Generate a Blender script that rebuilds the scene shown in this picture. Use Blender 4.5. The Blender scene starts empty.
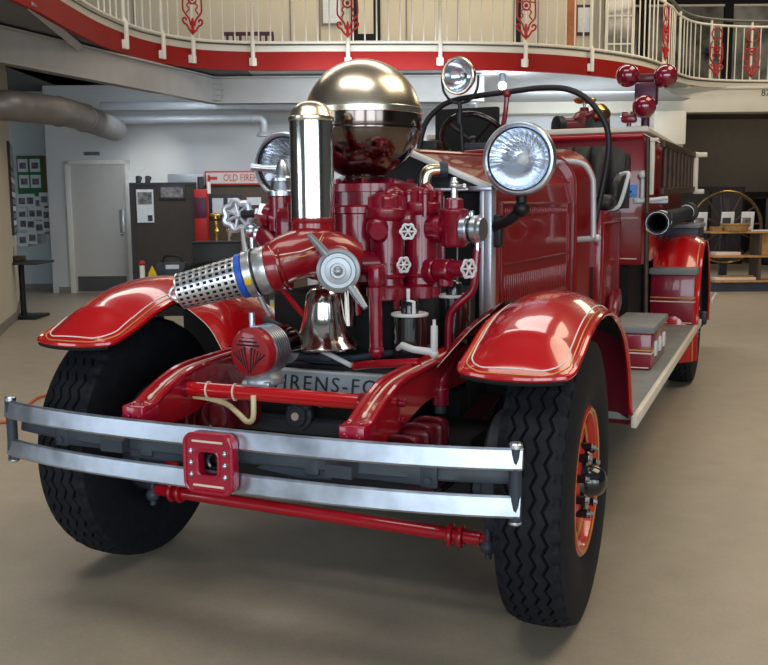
import bpy, bmesh, math, random
from mathutils import Matrix, Vector, Quaternion
random.seed(7)
PI = math.pi
sc = bpy.context.scene
COL = sc.collection

# ------------------------------------------------------------------ camera
CAM = Vector((1.4429, -2.7989, 1.3084)); TH, PH, RO, FPX = .3982, .1327, -.0076, 927.22
FW = Vector((-math.sin(TH)*math.cos(PH), math.cos(TH)*math.cos(PH), -math.sin(PH)))
RT = FW.cross(Vector((0, 0, 1))).normalized(); UPV = RT.cross(FW)
RT, UPV = (math.cos(RO)*RT + math.sin(RO)*UPV), (-math.sin(RO)*RT + math.cos(RO)*UPV)
cam = bpy.data.cameras.new('camera'); co = bpy.data.objects.new('camera', cam); COL.objects.link(co)
cam.sensor_fit = 'HORIZONTAL'; cam.sensor_width = 36; cam.lens = FPX*36/768; cam.clip_end = 200; cam.clip_start = .05
m3 = Matrix((RT, UPV, -FW)).transposed()
co.matrix_world = Matrix.Translation(CAM) @ m3.to_4x4()
sc.camera = co

# the building is turned against the truck: u to the right, v away, z up
ROOM = Matrix.Translation((CAM.x, CAM.y, 0)) @ Matrix.Rotation(TH, 4, 'Z')

# ------------------------------------------------------------------ materials
def mat(name, col, rough=.5, metal=0., coat=0., noise=.06, nscale=8., bump=0., bscale=60., emit=0., trans=0., ior=1.45, spec=.5, coat_rough=.04, rnoise=0.):
    m = bpy.data.materials.new(name); m.use_nodes = True
    nt = m.node_tree; b = nt.nodes['Principled BSDF']
    b.inputs['Roughness'].default_value = rough; b.inputs['Metallic'].default_value = metal
    b.inputs['Coat Weight'].default_value = coat; b.inputs['Coat Roughness'].default_value = coat_rough
    b.inputs['Specular IOR Level'].default_value = spec
    b.inputs['Transmission Weight'].default_value = trans; b.inputs['IOR'].default_value = ior
    tc = nt.nodes.new('ShaderNodeTexCoord')
    n = nt.nodes.new('ShaderNodeTexNoise'); n.inputs['Scale'].default_value = nscale; n.inputs['Detail'].default_value = 4
    nt.links.new(tc.outputs['Object'], n.inputs['Vector'])
    r = nt.nodes.new('ShaderNodeValToRGB')
    c = list(col)
    r.color_ramp.elements[0].position = .3; r.color_ramp.elements[1].position = .7
    r.color_ramp.elements[0].color = [x*(1-noise) for x in c]+[1]; r.color_ramp.elements[1].color = [min(1, x*(1+noise)) for x in c]+[1]
    nt.links.new(n.outputs['Fac'], r.inputs['Fac']); nt.links.new(r.outputs['Color'], b.inputs['Base Color'])
    if rnoise:
        mr = nt.nodes.new('ShaderNodeMapRange'); mr.inputs['To Min'].default_value = max(0, rough-rnoise); mr.inputs['To Max'].default_value = rough+rnoise
        nt.links.new(n.outputs['Fac'], mr.inputs['Value']); nt.links.new(mr.outputs['Result'], b.inputs['Roughness'])
    if bump:
        n2 = nt.nodes.new('ShaderNodeTexNoise'); n2.inputs['Scale'].default_value = bscale; n2.inputs['Detail'].default_value = 3
        nt.links.new(tc.outputs['Object'], n2.inputs['Vector'])
        bp = nt.nodes.new('ShaderNodeBump'); bp.inputs['Strength'].default_value = bump; bp.inputs['Distance'].default_value = .01
        nt.links.new(n2.outputs['Fac'], bp.inputs['Height']); nt.links.new(bp.outputs['Normal'], b.inputs['Normal'])
    if emit:
        b.inputs['Emission Color'].default_value = c+[1]; b.inputs['Emission Strength'].default_value = emit
    return m
M = {}
def D(k, *a, **kw): M[k] = mat(k, *a, **kw)
D('red', (.50, .004, .008), rough=.24, coat=1., noise=.05)
D('red_shaded', (.23, .002, .006), rough=.3, coat=.55, noise=.06)  # the engine red darkened, shade on hood and body put into the colour
D('crimson', (.215, .002, .018), rough=.3, coat=.6, noise=.12, nscale=14)
D('elbow_red', (.27, .003, .009), rough=.3, coat=.8)
D('dull_maroon', (.05, .002, .006), rough=.8)
D('frame_red', (.36, .003, .012), rough=.3, coat=.8)
D('chrome', (.82, .80, .76), rough=.13, metal=1., noise=.02)
D('nickel', (.80, .72, .57), rough=.27, metal=1., noise=.03)
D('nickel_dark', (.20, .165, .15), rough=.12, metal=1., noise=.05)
D('steel', (.60, .66, .74), rough=.32, metal=1., noise=.06, nscale=25)
D('worn_chrome', (.50, .56, .66), rough=.36, metal=1., noise=.2, nscale=14, rnoise=.12)
D('alu', (.40, .43, .46), rough=.4, metal=.7, noise=.05)
D('white_metal', (.66, .66, .66), rough=.4)
D('plate_grey', (.46, .51, .55), rough=.5, metal=.2, noise=.12)
D('badge_red', (.36, .004, .030), rough=.3, coat=.6)
D('maroon', (.10, .002, .012), rough=.4, coat=.3)
D('old_red', (.13, .003, .010), rough=.4, coat=.3)
D('silver', (.74, .77, .80), rough=.3, metal=.85, noise=.04)
D('strip_grey', (.60, .65, .72), rough=.35, metal=.6, noise=.05)
D('tire', (.0075, .009, .013), rough=.7, noise=.3, nscale=30, bump=.15, spec=.28)
D('black', (.010, .010, .012), rough=.45)
D('handle_grey', (.50, .50, .52), rough=.4, metal=.3)
D('hose_black', (.012, .012, .014), rough=.5)
D('gloss_black', (.010, .010, .012), rough=.15, coat=.6)
D('leather', (.018, .017, .016), rough=.42, bump=.2, bscale=120)
D('dark', (.006, .006, .007), rough=.8)
D('gunmetal', (.035, .045, .06), rough=.5, noise=.2)
D('gold', (.62, .36, .09), rough=.35, metal=.3)
D('cream', (.78, .62, .50), rough=.5)
D('white', (.78, .77, .74), rough=.5)
D('tread_grey', (.20, .21, .21), rough=.65, bump=.4, bscale=150, noise=.12)
D('trim_white', (.68, .62, .52), rough=.45)
D('blue', (.02, .10, .50), rough=.4)
D('paper_blue', (.10, .30, .75), rough=.5)
D('yellow', (.75, .52, .02), rough=.5)
D('hose_cream', (.72, .62, .36), rough=.55)
D('rim_red', (.50, .020, .012), rough=.28, coat=.8)
D('wood_dark', (.055, .030, .018), rough=.5, noise=.3, nscale=20)
D('wood_post', (.33, .10, .025), rough=.45, noise=.2, nscale=18)
D('wood_shelf', (.48, .24, .075), rough=.5, noise=.22, nscale=12)
D('wicker', (.36, .20, .07), rough=.7, noise=.4, nscale=60, bump=.5, bscale=100)
D('brass', (.55, .36, .12), rough=.25, metal=1.)
D('lens_red', (.20, .004, .022), rough=.08, coat=1., spec=.7)
D('lamp_glass', (.92, .95, .98), rough=.02, trans=.95, noise=.01, ior=1.22)
D('reflector', (.80, .85, .92), rough=.16, metal=1., noise=.02)
D('purple_paint', (.07, .010, .035), rough=.4)
# room
D('wall_paint', (.60, .615, .63), rough=.8, noise=.03, nscale=2)
D('wall_blue', (.50, .56, .58), rough=.8, noise=.03, nscale=2)
D('wall_cream', (.60, .55, .44), rough=.75, noise=.03, nscale=2)
D('beam_grey', (.40, .385, .37), rough=.6, noise=.06, nscale=4)
D('beam_white', (.66, .61, .51), rough=.6, noise=.04, nscale=3)
D('fascia_red', (.27, .008, .006), rough=.5, noise=.05, spec=.2)
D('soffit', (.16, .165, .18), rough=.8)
D('soffit_lit', (.55, .56, .58), rough=.8)  # same underside in a lighter colour, standing in for light on it
D('ceiling_paint', (.22, .21, .20), rough=.8)
D('front_paint', (.19, .195, .20), rough=.8)
D('duct_metal', (.22, .205, .20), rough=.45, metal=.5, noise=.12, nscale=5)
D('pipe_paint', (.40, .42, .45), rough=.4, metal=.2)
D('door_paint', (.56, .55, .53), rough=.5, noise=.03)
D('kick_metal', (.13, .13, .14), rough=.4, metal=.6)
D('rail_paint', (.74, .70, .60), rough=.4)
D('rail_dark', (.10, .10, .09), rough=.4)
D('iron_red', (.42, .012, .012), rough=.4)
D('panel_brown', (.045, .036, .030), rough=.7, noise=.1)
D('panel_tan', (.085, .062, .044), rough=.7)
D('green_board', (.02, .16, .06), rough=.7)
D('cork', (.19, .085, .03), rough=.8, noise=.2, nscale=40)
D('paper', (.66, .70, .74), rough=.7, noise=.08, nscale=25)
D('ink', (.04, .04, .05), rough=.7)
D('ink_grey', (.14, .14, .15), rough=.7, noise=.6, nscale=18)
D('photo', (.16, .15, .15), rough=.35, noise=.75, nscale=14)
D('sign_white', (.62, .56, .54), rough=.5)
D('sign_red', (.50, .045, .035), rough=.5)
D('base_trim', (.23, .21, .18), rough=.6)
D('dark_wall', (.15, .13, .105), rough=.8)
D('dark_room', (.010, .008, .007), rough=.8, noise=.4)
D('orange_cord', (.50, .11, .03), rough=.5)
D('bulb', (1., .97, .88), emit=14.)
D('siren_red', (.30, .008, .014), rough=.35, coat=.5)
D('pane', (.19, .19, .17), rough=.12, noise=.97, nscale=1.8)  # blotchy colour noise paints bright reflections into the dark glass

def floor_material():
    m = bpy.data.materials.new('polished_concrete'); m.use_nodes = True
    nt = m.node_tree; b = nt.nodes['Principled BSDF']
    tc = nt.nodes.new('ShaderNodeTexCoord')
    n1 = nt.nodes.new('ShaderNodeTexNoise'); n1.inputs['Scale'].default_value = .55; n1.inputs['Detail'].default_value = 5
    n2 = nt.nodes.new('ShaderNodeTexNoise'); n2.inputs['Scale'].default_value = 90; n2.inputs['Detail'].default_value = 3
    n3 = nt.nodes.new('ShaderNodeTexNoise'); n3.inputs['Scale'].default_value = 7; n3.inputs['Detail'].default_value = 6
    for n in (n1, n2, n3): nt.links.new(tc.outputs['Object'], n.inputs['Vector'])
    r1 = nt.nodes.new('ShaderNodeValToRGB'); r1.color_ramp.elements[0].position = .35; r1.color_ramp.elements[1].position = .65
    r1.color_ramp.elements[0].color = (.368, .318, .245, 1); r1.color_ramp.elements[1].color = (.415, .355, .270, 1)
    nt.links.new(n1.outputs['Fac'], r1.inputs['Fac'])
    mx = nt.nodes.new('ShaderNodeMix'); mx.data_type = 'RGBA'; mx.blend_type = 'OVERLAY'; mx.inputs[0].default_value = .22
    nt.links.new(r1.outputs['Color'], mx.inputs[6]); nt.links.new(n2.outputs['Color'], mx.inputs[7])
    mx2 = nt.nodes.new('ShaderNodeMix'); mx2.data_type = 'RGBA'; mx2.blend_type = 'SOFT_LIGHT'; mx2.inputs[0].default_value = .25
    nt.links.new(mx.outputs[2], mx2.inputs[6]); nt.links.new(n3.outputs['Fac'], mx2.inputs[7])
    hs = nt.nodes.new('ShaderNodeHueSaturation'); hs.inputs['Saturation'].default_value = .95
    nt.links.new(mx2.outputs[2], hs.inputs['Color'])
    nt.links.new(hs.outputs['Color'], b.inputs['Base Color'])
    b.inputs['Roughness'].default_value = .42; b.inputs['Specular IOR Level'].default_value = .35
    return m
M['floor'] = floor_material()

# ------------------------------------------------------------------ mesh builder
def frame_to(d, up=(0, 0, 1)):
    d = Vector(d).normalized(); up = Vector(up)
    if abs(d.dot(up)) > .98: up = Vector((0, 1, 0)) if abs(d.y) < .9 else Vector((1, 0, 0))
    x = up.cross(d).normalized(); y = d.cross(x)
    return Matrix((x, y, d)).transposed()

class MB:
    def __init__(s, *mats, X=None):
        s.v = []; s.f = []; s.mi = []; s.mats = [M[k] for k in mats]; s.m = 0; s.X = X
    def use(s, i): s.m = i; return s
    def add(s, vs, fs, T=None):
        o = len(s.v)
        for p in vs:
            p = Vector(p)
            if T is not None: p = T @ p
            if s.X is not None: p = s.X @ p
            s.v.append(p)
        for f in fs: s.f.append([i+o for i in f]); s.mi.append(s.m)
        return s
    def box(s, c, d, bev=0., rot=None, seg=2):
        bm = bmesh.new(); bmesh.ops.create_cube(bm, size=1)
        for v in bm.verts: v.co = Vector((v.co.x*d[0], v.co.y*d[1], v.co.z*d[2]))
        if bev > 0: bmesh.ops.bevel(bm, geom=bm.edges[:], offset=min(bev, min(d)*.45), segments=seg, profile=.5, affect='EDGES')
        T = Matrix.Translation(c)
        if rot is not None: T = T @ (rot.to_4x4() if len(rot) == 3 else rot)
        bm.verts.index_update()
        s.add([v.co.copy() for v in bm.verts], [[v.index for v in f.verts] for f in bm.faces], T); bm.free(); return s
    def bx(s, x0, x1, y0, y1, z0, z1, bev=0.):
        return s.box(((x0+x1)/2, (y0+y1)/2, (z0+z1)/2), (abs(x1-x0), abs(y1-y0), abs(z1-z0)), bev)
    def lathe(s, prof, o=(0, 0, 0), d=(0, 0, 1), seg=28, up=(0, 0, 1), caps=True):
        R = frame_to(d, up); o = Vector(o); vs = []; fs = []
        n = len(prof)
        for r, h in prof:
            for k in range(seg):
                a = 2*PI*k/seg
                vs.append(o + R @ Vector((r*math.cos(a), r*math.sin(a), h)))
        for i in range(n-1):
            for k in range(seg):
                k2 = (k+1) % seg
                fs.append([i*seg+k, i*seg+k2, (i+1)*seg+k2, (i+1)*seg+k])
        if caps and prof[0][0] > 1e-4: fs.append([k for k in range(seg)][::-1])
        if caps and prof[-1][0] > 1e-4: fs.append([(n-1)*seg+k for k in range(seg)])
        return s.add(vs, fs)
    def cyl(s, p0, p1, r, seg=20, bev=0., r2=None):
        p0, p1 = Vector(p0), Vector(p1); L = (p1-p0).length; r2 = r if r2 is None else r2
        pr = [(r-bev, 0), (r, bev), (r2, L-bev), (r2-bev, L)] if bev else [(r, 0), (r2, L)]
        return s.lathe(pr, p0, p1-p0, seg)
    def ball(s, c, r, seg=24, d=(0, 0, 1), sq=1., a0=-90, a1=90, n=14):
        pr = [(max(0, r*math.cos(math.radians(a0+(a1-a0)*i/n))), sq*r*math.sin(math.radians(a0+(a1-a0)*i/n))) for i in range(n+1)]
        return s.lathe(pr, c, d, seg)
    def tube(s, pts, r, seg=12, closed=False, smooth=0, caps=True):
        P = [Vector(p) for p in pts]
        R = list(r) if hasattr(r, '__len__') else [r]*len(P)
        if smooth: P, R = cr(P, R, smooth, closed)
        n = len(P); vs = []; fs = []
        T = []
        for i in range(n):
            a = P[(i-1) % n] if (closed or i > 0) else P[i]; b = P[(i+1) % n] if (closed or i < n-1) else P[i]
            T.append((b-a).normalized())
        x = frame_to(T[0]).col[0].copy()
        for i in range(n):
            x = (x - T[i]*x.dot(T[i])).normalized(); y = T[i].cross(x)
            for k in range(seg):
                a = 2*PI*k/seg; vs.append(P[i] + R[i]*(math.cos(a)*x + math.sin(a)*y))
        for i in range(n if closed else n-1):
            j = (i+1) % n
            for k in range(seg): fs.append([i*seg+k, i*seg+(k+1) % seg, j*seg+(k+1) % seg, j*seg+k])
        if caps and not closed: fs.append(list(range(seg))[::-1]); fs.append([(n-1)*seg+k for k in range(seg)])
        return s.add(vs, fs)
    def ring(s, c, d, R, r, seg=36, rs=8, up=(0, 0, 1)):
        F = frame_to(d, up)
        return s.tube([Vector(c)+F @ Vector((R*math.cos(2*PI*i/seg), R*math.sin(2*PI*i/seg), 0)) for i in range(seg)], r, rs, closed=True)
    def prism(s, poly, a, b, axis='x'):
        # poly: 2D points; axis x -> (y,z), y -> (x,z), z -> (x,y); extruded a..b
        def P(q, t): return {'x': (t, q[0], q[1]), 'y': (q[0], t, q[1]), 'z': (q[0], q[1], t)}[axis]
        n = len(poly); vs = [P(q, a) for q in poly]+[P(q, b) for q in poly]
        fs = [[i, (i+1) % n, n+(i+1) % n, n+i] for i in range(n)]+[list(range(n))[::-1], list(range(n, 2*n))]
        return s.add(vs, fs)
    def strip(s, top, bot, a, b, axis='x'):
        n = len(top)
        for i in range(n-1): s.prism([top[i], top[i+1], bot[i+1], bot[i]], a, b, axis)
        return s
    def grid(s, rows, flip=False):
        n, m = len(rows), len(rows[0]); vs = [p for r in rows for p in r]; fs = []
        for i in range(n-1):
            for j in range(m-1):
                q = [i*m+j, i*m+j+1, (i+1)*m+j+1, (i+1)*m+j]
                fs.append(q[::-1] if flip else q)
        return s.add(vs, fs)
    def text(s, body, size, T, ext=.002, space=1., bold=0.):
        cu = bpy.data.curves.new('t', 'FONT'); cu.body = body; cu.size = size; cu.extrude = ext; cu.align_x = 'CENTER'; cu.align_y = 'CENTER'; cu.space_character = space; cu.offset = bold; cu.resolution_u = 3
        o = bpy.data.objects.new('t', cu); COL.objects.link(o)
        dg = bpy.context.evaluated_depsgraph_get(); me = bpy.data.meshes.new_from_object(o.evaluated_get(dg))
        s.add([v.co.copy() for v in me.vertices], [list(p.vertices) for p in me.polygons], T)
        bpy.data.objects.remove(o); bpy.data.curves.remove(cu); bpy.data.meshes.remove(me); return s
    def build(s, name, parent=None, label=None, ang=38, recalc=True):
        base = None
        if parent is None:
            xs, ys, zs = zip(*s.v); base = Vector(((min(xs)+max(xs))/2, (min(ys)+max(ys))/2, min(zs)))
            s.v = [p-base for p in s.v]
        me = bpy.data.meshes.new(name); me.from_pydata(s.v, [], s.f)
        for m in s.mats: me.materials.append(m)
        me.polygons.foreach_set('material_index', s.mi)
        if recalc:
            bm = bmesh.new(); bm.from_mesh(me); bmesh.ops.recalc_face_normals(bm, faces=bm.faces[:]); bm.to_mesh(me); bm.free()
        me.polygons.foreach_set('use_smooth', [True]*len(me.polygons)); me.set_sharp_from_angle(angle=math.radians(ang)); me.update()
        o = bpy.data.objects.new(name, me); COL.objects.link(o)
        if base is not None: o.location = base
        if parent:
            o.parent = parent
            if parent.parent is None: o.matrix_parent_inverse = Matrix.Translation(-parent.location)
        if label: o['label'] = label
        return o
def cr(P, R, k, closed=False):
    n = len(P); Q = []; S = []
    for i in range(n if closed else n-1):
        g = lambda j: P[j % n] if closed else P[max(0, min(n-1, j))]
        p0, p1, p2, p3 = g(i-1), g(i), g(i+1), g(i+2)
        for t in range(k):
            u = t/k
            Q.append(.5*((2*p1)+(p2-p0)*u+(2*p0-5*p1+4*p2-p3)*u*u+(3*p1-p0-3*p2+p3)*u**3)); S.append(R[i]*(1-u)+R[(i+1) % n]*u)
    if not closed: Q.append(P[-1].copy()); S.append(R[-1])
    return Q, S
def lerp_path(pts, k):
    Q, _ = cr([Vector((p[0], p[1], 0)) for p in pts], [0]*len(pts), k); return [(q.x, q.y) for q in Q]

def tag(o, label, cat, group=None, kind=None):
    o['label'] = label; o['category'] = cat
    if group: o['group'] = group
    if kind: o['kind'] = kind
    return o
def thing(name, label, cat, loc=(0, 0, 0), group=None):
    o = bpy.data.objects.new(name, None); COL.objects.link(o); o.location = loc; o.empty_display_size = .2
    return tag(o, label, cat, group)
def struct(mb, name, label=None):
    o = mb.build(name); o['kind'] = 'structure'
    if label: o['label'] = label
    return o
def copy_tree(o, parent=None):
    c = o.copy(); COL.objects.link(c); c.parent = parent
    for ch in list(o.children): copy_tree(ch, c)
    return c


# =================================================================== FIRE ENGINE (forward is -Y, its left side is +X)
truck = thing('fire_engine', 'red antique fire engine with chrome pump, round air dome and front bumper', 'fire engine')
T_, RT_, WB, YW = .8228, .456, 4.44, .055

# ---- wheels
def tire_mb(R=RT_, w=.20):
    mb = MB('tire'); N = 264
    cols = []
    hw = w/2
    # bead to bead profile (x across, r)
    side = [(-.070, .205), (-.088, .222), (-.104, .275), (-.109, .325), (-.106, .385), (-.099, .422), (-.094, .438)]
    tread = [i/30 for i in range(-26, 27)]
    prof = [(x, r, 0) for x, r in side] + [(t*.104, None, t) for t in tread] + [(-x, r, 0) for x, r in side[::-1]]
    rows = []
    for k in range(N+1):
        a = 2*PI*k/N; tri = abs(((k*44/N) % 1)*2-1)*2-1
        row = []
        for x, r, t in prof:
            if r is None:
                r = R - .016*abs(t/.87)**2.6
                xx = x
                for g in (-.53, -.18, .18, .53):
                    if abs(t-g) < .036: r -= .014
                if abs(t) < .70: xx = x + .0075*tri
                if abs(t) > .70 and (k % 6) < 2: r -= .007
            else: xx = x
            row.append((xx, r*math.cos(a), r*math.sin(a)))
        rows.append(row)
    mb.grid(rows)
    return mb
def rim_mb():
    mb = MB('rim_red', 'gold', 'dark', 'tire')
    mb.lathe([(.200, -.07), (.222, -.075), (.222, .03), (.226, .060), (.234, .080), (.238, .092), (.229, .098), (.212, .090), (.204, .066), (.198, .0)], (0, 0, 0), (1, 0, 0), 56, caps=False)
    bands = [(.204, .062), (.188, .064), (.180, .062), (.132, .058), (.118, .070), (.096, .088), (.0, .090)]
    seg = 72; vs = []; fs = []
    for r, h in bands:
        for k in range(seg): a = 2*PI*k/seg; vs.append((h, r*math.cos(a), r*math.sin(a)))
    for i in range(len(bands)-1):
        for k in range(seg):
            if i == 2 and (k % 12) in (4, 5, 6, 7): continue
            k2 = (k+1) % seg; fs.append([i*seg+k, i*seg+k2, (i+1)*seg+k2, (i+1)*seg+k])
    mb.add(vs, fs)
    mb.use(1)
    for r, h in ((.194, .065), (.184, .0645), (.221, .0955)): mb.ring((h, 0, 0), (1, 0, 0), r, .0022, 56, 6)
    mb.use(2).lathe([(.20, -.02), (.05, -.02), (0, -.02)], (0, 0, 0), (1, 0, 0), 40)
    mb.use(3).lathe([(.222, -.078), (.19, -.082), (.17, -.05), (0, -.05)], (0, 0, 0), (1, 0, 0), 40)
    return mb
def hub_mb():
    return MB('gloss_black').lathe([(.096, .088), (.090, .100), (.052, .104), (.050, .115), (.044, .134), (.033, .147), (.016, .154), (0, .156)], (0, 0, 0), (1, 0, 0), 32)
def make_wheel(name, loc, rz, flip):
    w = rim_mb().build(name, truck); w.location = loc
    w.rotation_euler = (0, 0, rz + (PI if flip else 0))
    tire_mb().build('tire', w); hub_mb().build('hub_cap', w, 'black domed hub cap')
    lug = None
    for k in range(10):
        a = 2*PI*(k+.5)/10
        if lug is None:
            b = MB('gloss_black', 'steel'); b.cyl((.07, 0, 0), (.108, 0, 0), .014, 6); b.use(1).cyl((.108, 0, 0), (.118, 0, 0), .008, 8)
            lug = b.build('lug_nut', w); o = lug
        else: o = lug.copy(); COL.objects.link(o)
        o.location = (0, .108*math.cos(a), .108*math.sin(a))
    for o in w.children: o.matrix_parent_inverse = Matrix.Identity(4)
    return w
STEER = math.radians(1.2)
fw_l = make_wheel('front_wheel', (T_+.014, YW, RT_), STEER, False)
fw_r = copy_tree(fw_l, truck); fw_r.location = (-T_+.032, YW, RT_); fw_r.rotation_euler = (0, 0, PI+STEER)
rw_l = copy_tree(fw_l, truck); rw_l.name = 'rear_wheel'; rw_l.location = (.83, WB, RT_); rw_l.rotation_euler = (0, 0, 0)
rw_r = copy_tree(fw_l, truck); rw_r.name = 'rear_wheel.001'; rw_r.location = (-.83, WB, RT_); rw_r.rotation_euler = (0, 0, PI)

# ---- axle, tie rod, brake drums
b = MB('frame_red', 'gunmetal'); b.use(1).cyl((-.66, .06, .40), (.66, .06, .40), .045, 14)
for sx in (-1, 1):
    b.use(0).box((sx*.62, .06, .42), (.07, .09, .16), .02); b.use(1).cyl((sx*.64, YW, RT_), (sx*.728, YW, RT_), .205, 32, .01)
b.build('front_axle', truck)
b = MB('frame_red', 'gunmetal')
b.tube([(-.62, -.06, .285), (.62, -.06, .262)], .0225, 14)
for sx in (-1, 1):
    z = .285 if sx < 0 else .262
    for dx in (.0, .035): b.ring((sx*(.52+dx), -.06, z), (1, 0, 0), .029, .010, 20, 8)
    b.use(0).tube([(sx*.60, -.06, z), (sx*.66, -.04, z-.01), (sx*.70, 0, z+.03)], .020, 10)
    b.use(1).ball((sx*.645, -.06, z-.022), .026, 14); b.cyl((sx*.645, -.06, z-.06), (sx*.645, -.06, z+.04), .012, 10); b.use(0)
b.build('tie_rod', truck, 'red steering tie rod with clamped ends')

# ---- frame rails with gooseneck horns
top = lerp_path([(-.545, .712), (-.50, .716), (-.44, .742), (-.36, .772), (-.255, .795), (-.05, .803), (.2, .806), (.5, .815), (1., .82)], 4)
bot = lerp_path([(-.545, .640), (-.50, .640), (-.44, .640), (-.36, .640), (-.255, .652), (-.05, .690), (.2, .688), (.5, .680), (1., .66)], 4)
rail0 = None
for sx in (-1, 1):
    b = MB('frame_red', 'cream', 'crimson')
    a0, a1 = (.370, .430) if sx > 0 else (.300, .360); am = (a0+a1)/2
    b.strip(top, bot, sx*a0, sx*a1)
    b.prism([(.99, .82), (.99, .66), (5.2, .66), (5.2, .82)], sx*a0, sx*a1)
    # cover flange along the top and white pinstripe
    b.use(0); n = len(top)
    b.tube([(sx*a1, p[0], p[1]) for p in top[:n-2]], .011, 8); b.tube([(sx*a0, p[0], p[1]) for p in top[:n-2]], .011, 8)
    b.use(1); b.tube([(sx*am, p[0]-.003, p[1]+.001) for p in top[6:n-4]], .0035, 6)
    b.tube([(sx*am, p[0], p[1]+.002) for p in top[6:8]], .0065, 8)
    b.use(2)
    b.cyl((sx*a1, -.28, .735), (sx*(a1+.022), -.28, .735), .014, 12, .004); b.cyl((sx*a1, -.26, .675), (sx*(a1+.010), -.26, .675), .010, 10, .003)
    o = b.build('frame_rail', truck)
    b = MB('badge_red'); b.box((sx*am, -.515, .690), (.078, .085, .062), .006)
    for dx in (-.019, .019):
        b.cyl((sx*am+dx, -.556, .690), (sx*am+dx, -.566, .690), .012, 10, .003)
        b.cyl((sx*am+dx, -.53, .72), (sx*am+dx, -.53, .727), .008, 10, .002)
    b.build('spring_hanger', o)
# cross tube
b = MB('red', 'cream', 'crimson'); b.cyl((-.335, -.315, .735), (.385, -.315, .735), .024, 20)
for sx in (-1, 1): b.use(2).lathe([(.048, 0), (.044, .012), (.030, .03), (.028, .05)], ((.370 if sx > 0 else -.335), -.315, .735), (-sx, 0, 0), 20)
b.use(1)
for x in (-.215, -.115): b.ring((x, -.315, .735), (1, .1, .05), .0255, .0035, 20, 6)
b.build('cross_tube', truck, 'bright red cross tube between the frame horns')
# electric cable to the siren
b = MB('hose_cream')
b.tube([(-.33, -.27, .700), (-.24, -.285, .700), (-.16, -.30, .690), (-.10, -.33, .672), (-.055, -.35, .652), (-.032, -.352, .662), (-.032, -.345, .70), (-.035, -.34, .735)], .009, 8, smooth=5)
b.build('cable', truck, 'cream cable hanging under the siren')

# leaf springs
for sx in (-1, 1):
    b = MB('dull_maroon', 'dark')
    for i in range(6):
        L = .52-.075*i; zc = .59-.022*i
        pts = [(y, zc - .07*(1-(y-.02)**2/.28) + .02) for y in [-L+2*L*k/12+.02 for k in range(13)]]
        b.use(i % 2).strip(pts, [(p[0], p[1]-.017) for p in pts], sx*.43, sx*.51)
    b.build('leaf_spring', truck)
    # front shackle clips, rounded with light edges
    b = MB('old_red', 'maroon')
    for k, (y, z, h) in enumerate(((-.34, .600, .10), (-.22, .60, .12), (-.10, .59, .13))):
        b.use(0).box((sx*.47, y, z), (.105, .075, h), .028, seg=4)
        b.use(1).tube([(sx*.47-.052, y-.03, z-h/2), (sx*.47-.054, y-.03, z+h/2-.03), (sx*.47-.03, y-.03, z+h/2), (sx*.47+.03, y-.03, z+h/2), (sx*.47+.054, y-.03, z+h/2-.03), (sx*.47+.052, y-.03, z-h/2)], .007, 6, smooth=3)
    b.build('spring_shackle', truck)
b = MB('old_red', 'maroon')     # rounded red castings behind the bumper between the rails
for k, (x, y, z) in enumerate(((-.235, -.20, .635), (-.185, -.14, .645), (-.30, -.16, .60))):
    b.use(0).box((x, y, z), (.10, .09, .13), .035, seg=4); b.use(1).ring((x, y-.046, z), (0, 1, .1), .05, .006, 24, 6)
b.build('steering_gear_case', truck)

# ---- front bumper
b = MB('gunmetal')
def bow(x, off=0): return -.615 + .088*(abs(x)/.87)**3 + off
def bar(mb, z0, z1, xr, off=0, th=.010):
    rows = []
    xs = [xr*(-1+2*k/48) for k in range(49)]
    for x in xs:
        y = bow(x, off); rows.append([(x, y-.001, z0+.001), (x, y-.004, z0+.007), (x, y+.002, z1-.007), (x, y+.005, z1-.001), (x, y+th+.005, z1-.003), (x, y+th, z0+.003), (x, y-.001, z0+.001)])
    mb.grid(rows); mb.add(rows[0][:6], [[0, 1, 2, 3, 4, 5]]); mb.add(rows[-1][:6], [[5, 4, 3, 2, 1, 0]])
bar(b, .586, .628, .84, .05, .012)
for x in (-.62, .62):
    b.box((x, bow(x, .042), .606), (.05, .012, .075), .012); b.cyl((x, bow(x, .03), .590), (x, bow(x, .04), .590), .010, 10)
for sx in (-1, 1):
    b.box((sx*.47, -.535, .598), (.26, .02, .05), .004)
    b.prism([(sx*.10, .575), (sx*.22, .625), (sx*.34, .625), (sx*.34, .565), (sx*.24, .56)], -.56, -.54, 'y'); b.box((sx*.28, -.40, .56), (.05, .34, .06), .01, Matrix.Rotation(-.25, 3, 'X'))
    b.prism([(-.60, .62), (-.60, .585), (-.44, .62), (-.44, .66)], sx*.34, sx*.42)
bump = b.build('front_bumper', truck, 'dark steel backing bar of the bumper')
b = MB('worn_chrome'); bar(b, .636, .697, .870); b.build('upper_bar', bump, 'scuffed chrome upper bumper bar', ang=14)
b = MB('worn_chrome'); bar(b, .509, .570, .866); b.build('lower_bar', bump, 'pale chrome lower bumper bar', ang=14)
for sx in (-1, 1):
    b = MB('gunmetal', 'steel'); b.cyl((sx*.850, -.518, .490), (sx*.850, -.518, .70), .017, 16, .004); b.use(1).cyl((sx*.850, -.518, .69), (sx*.850, -.518, .708), .0185, 16, .004); b.cyl((sx*.850, -.518, .488), (sx*.850, -.518, .50), .0185, 16, .004)
    b.build('end_bolt', bump)
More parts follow.
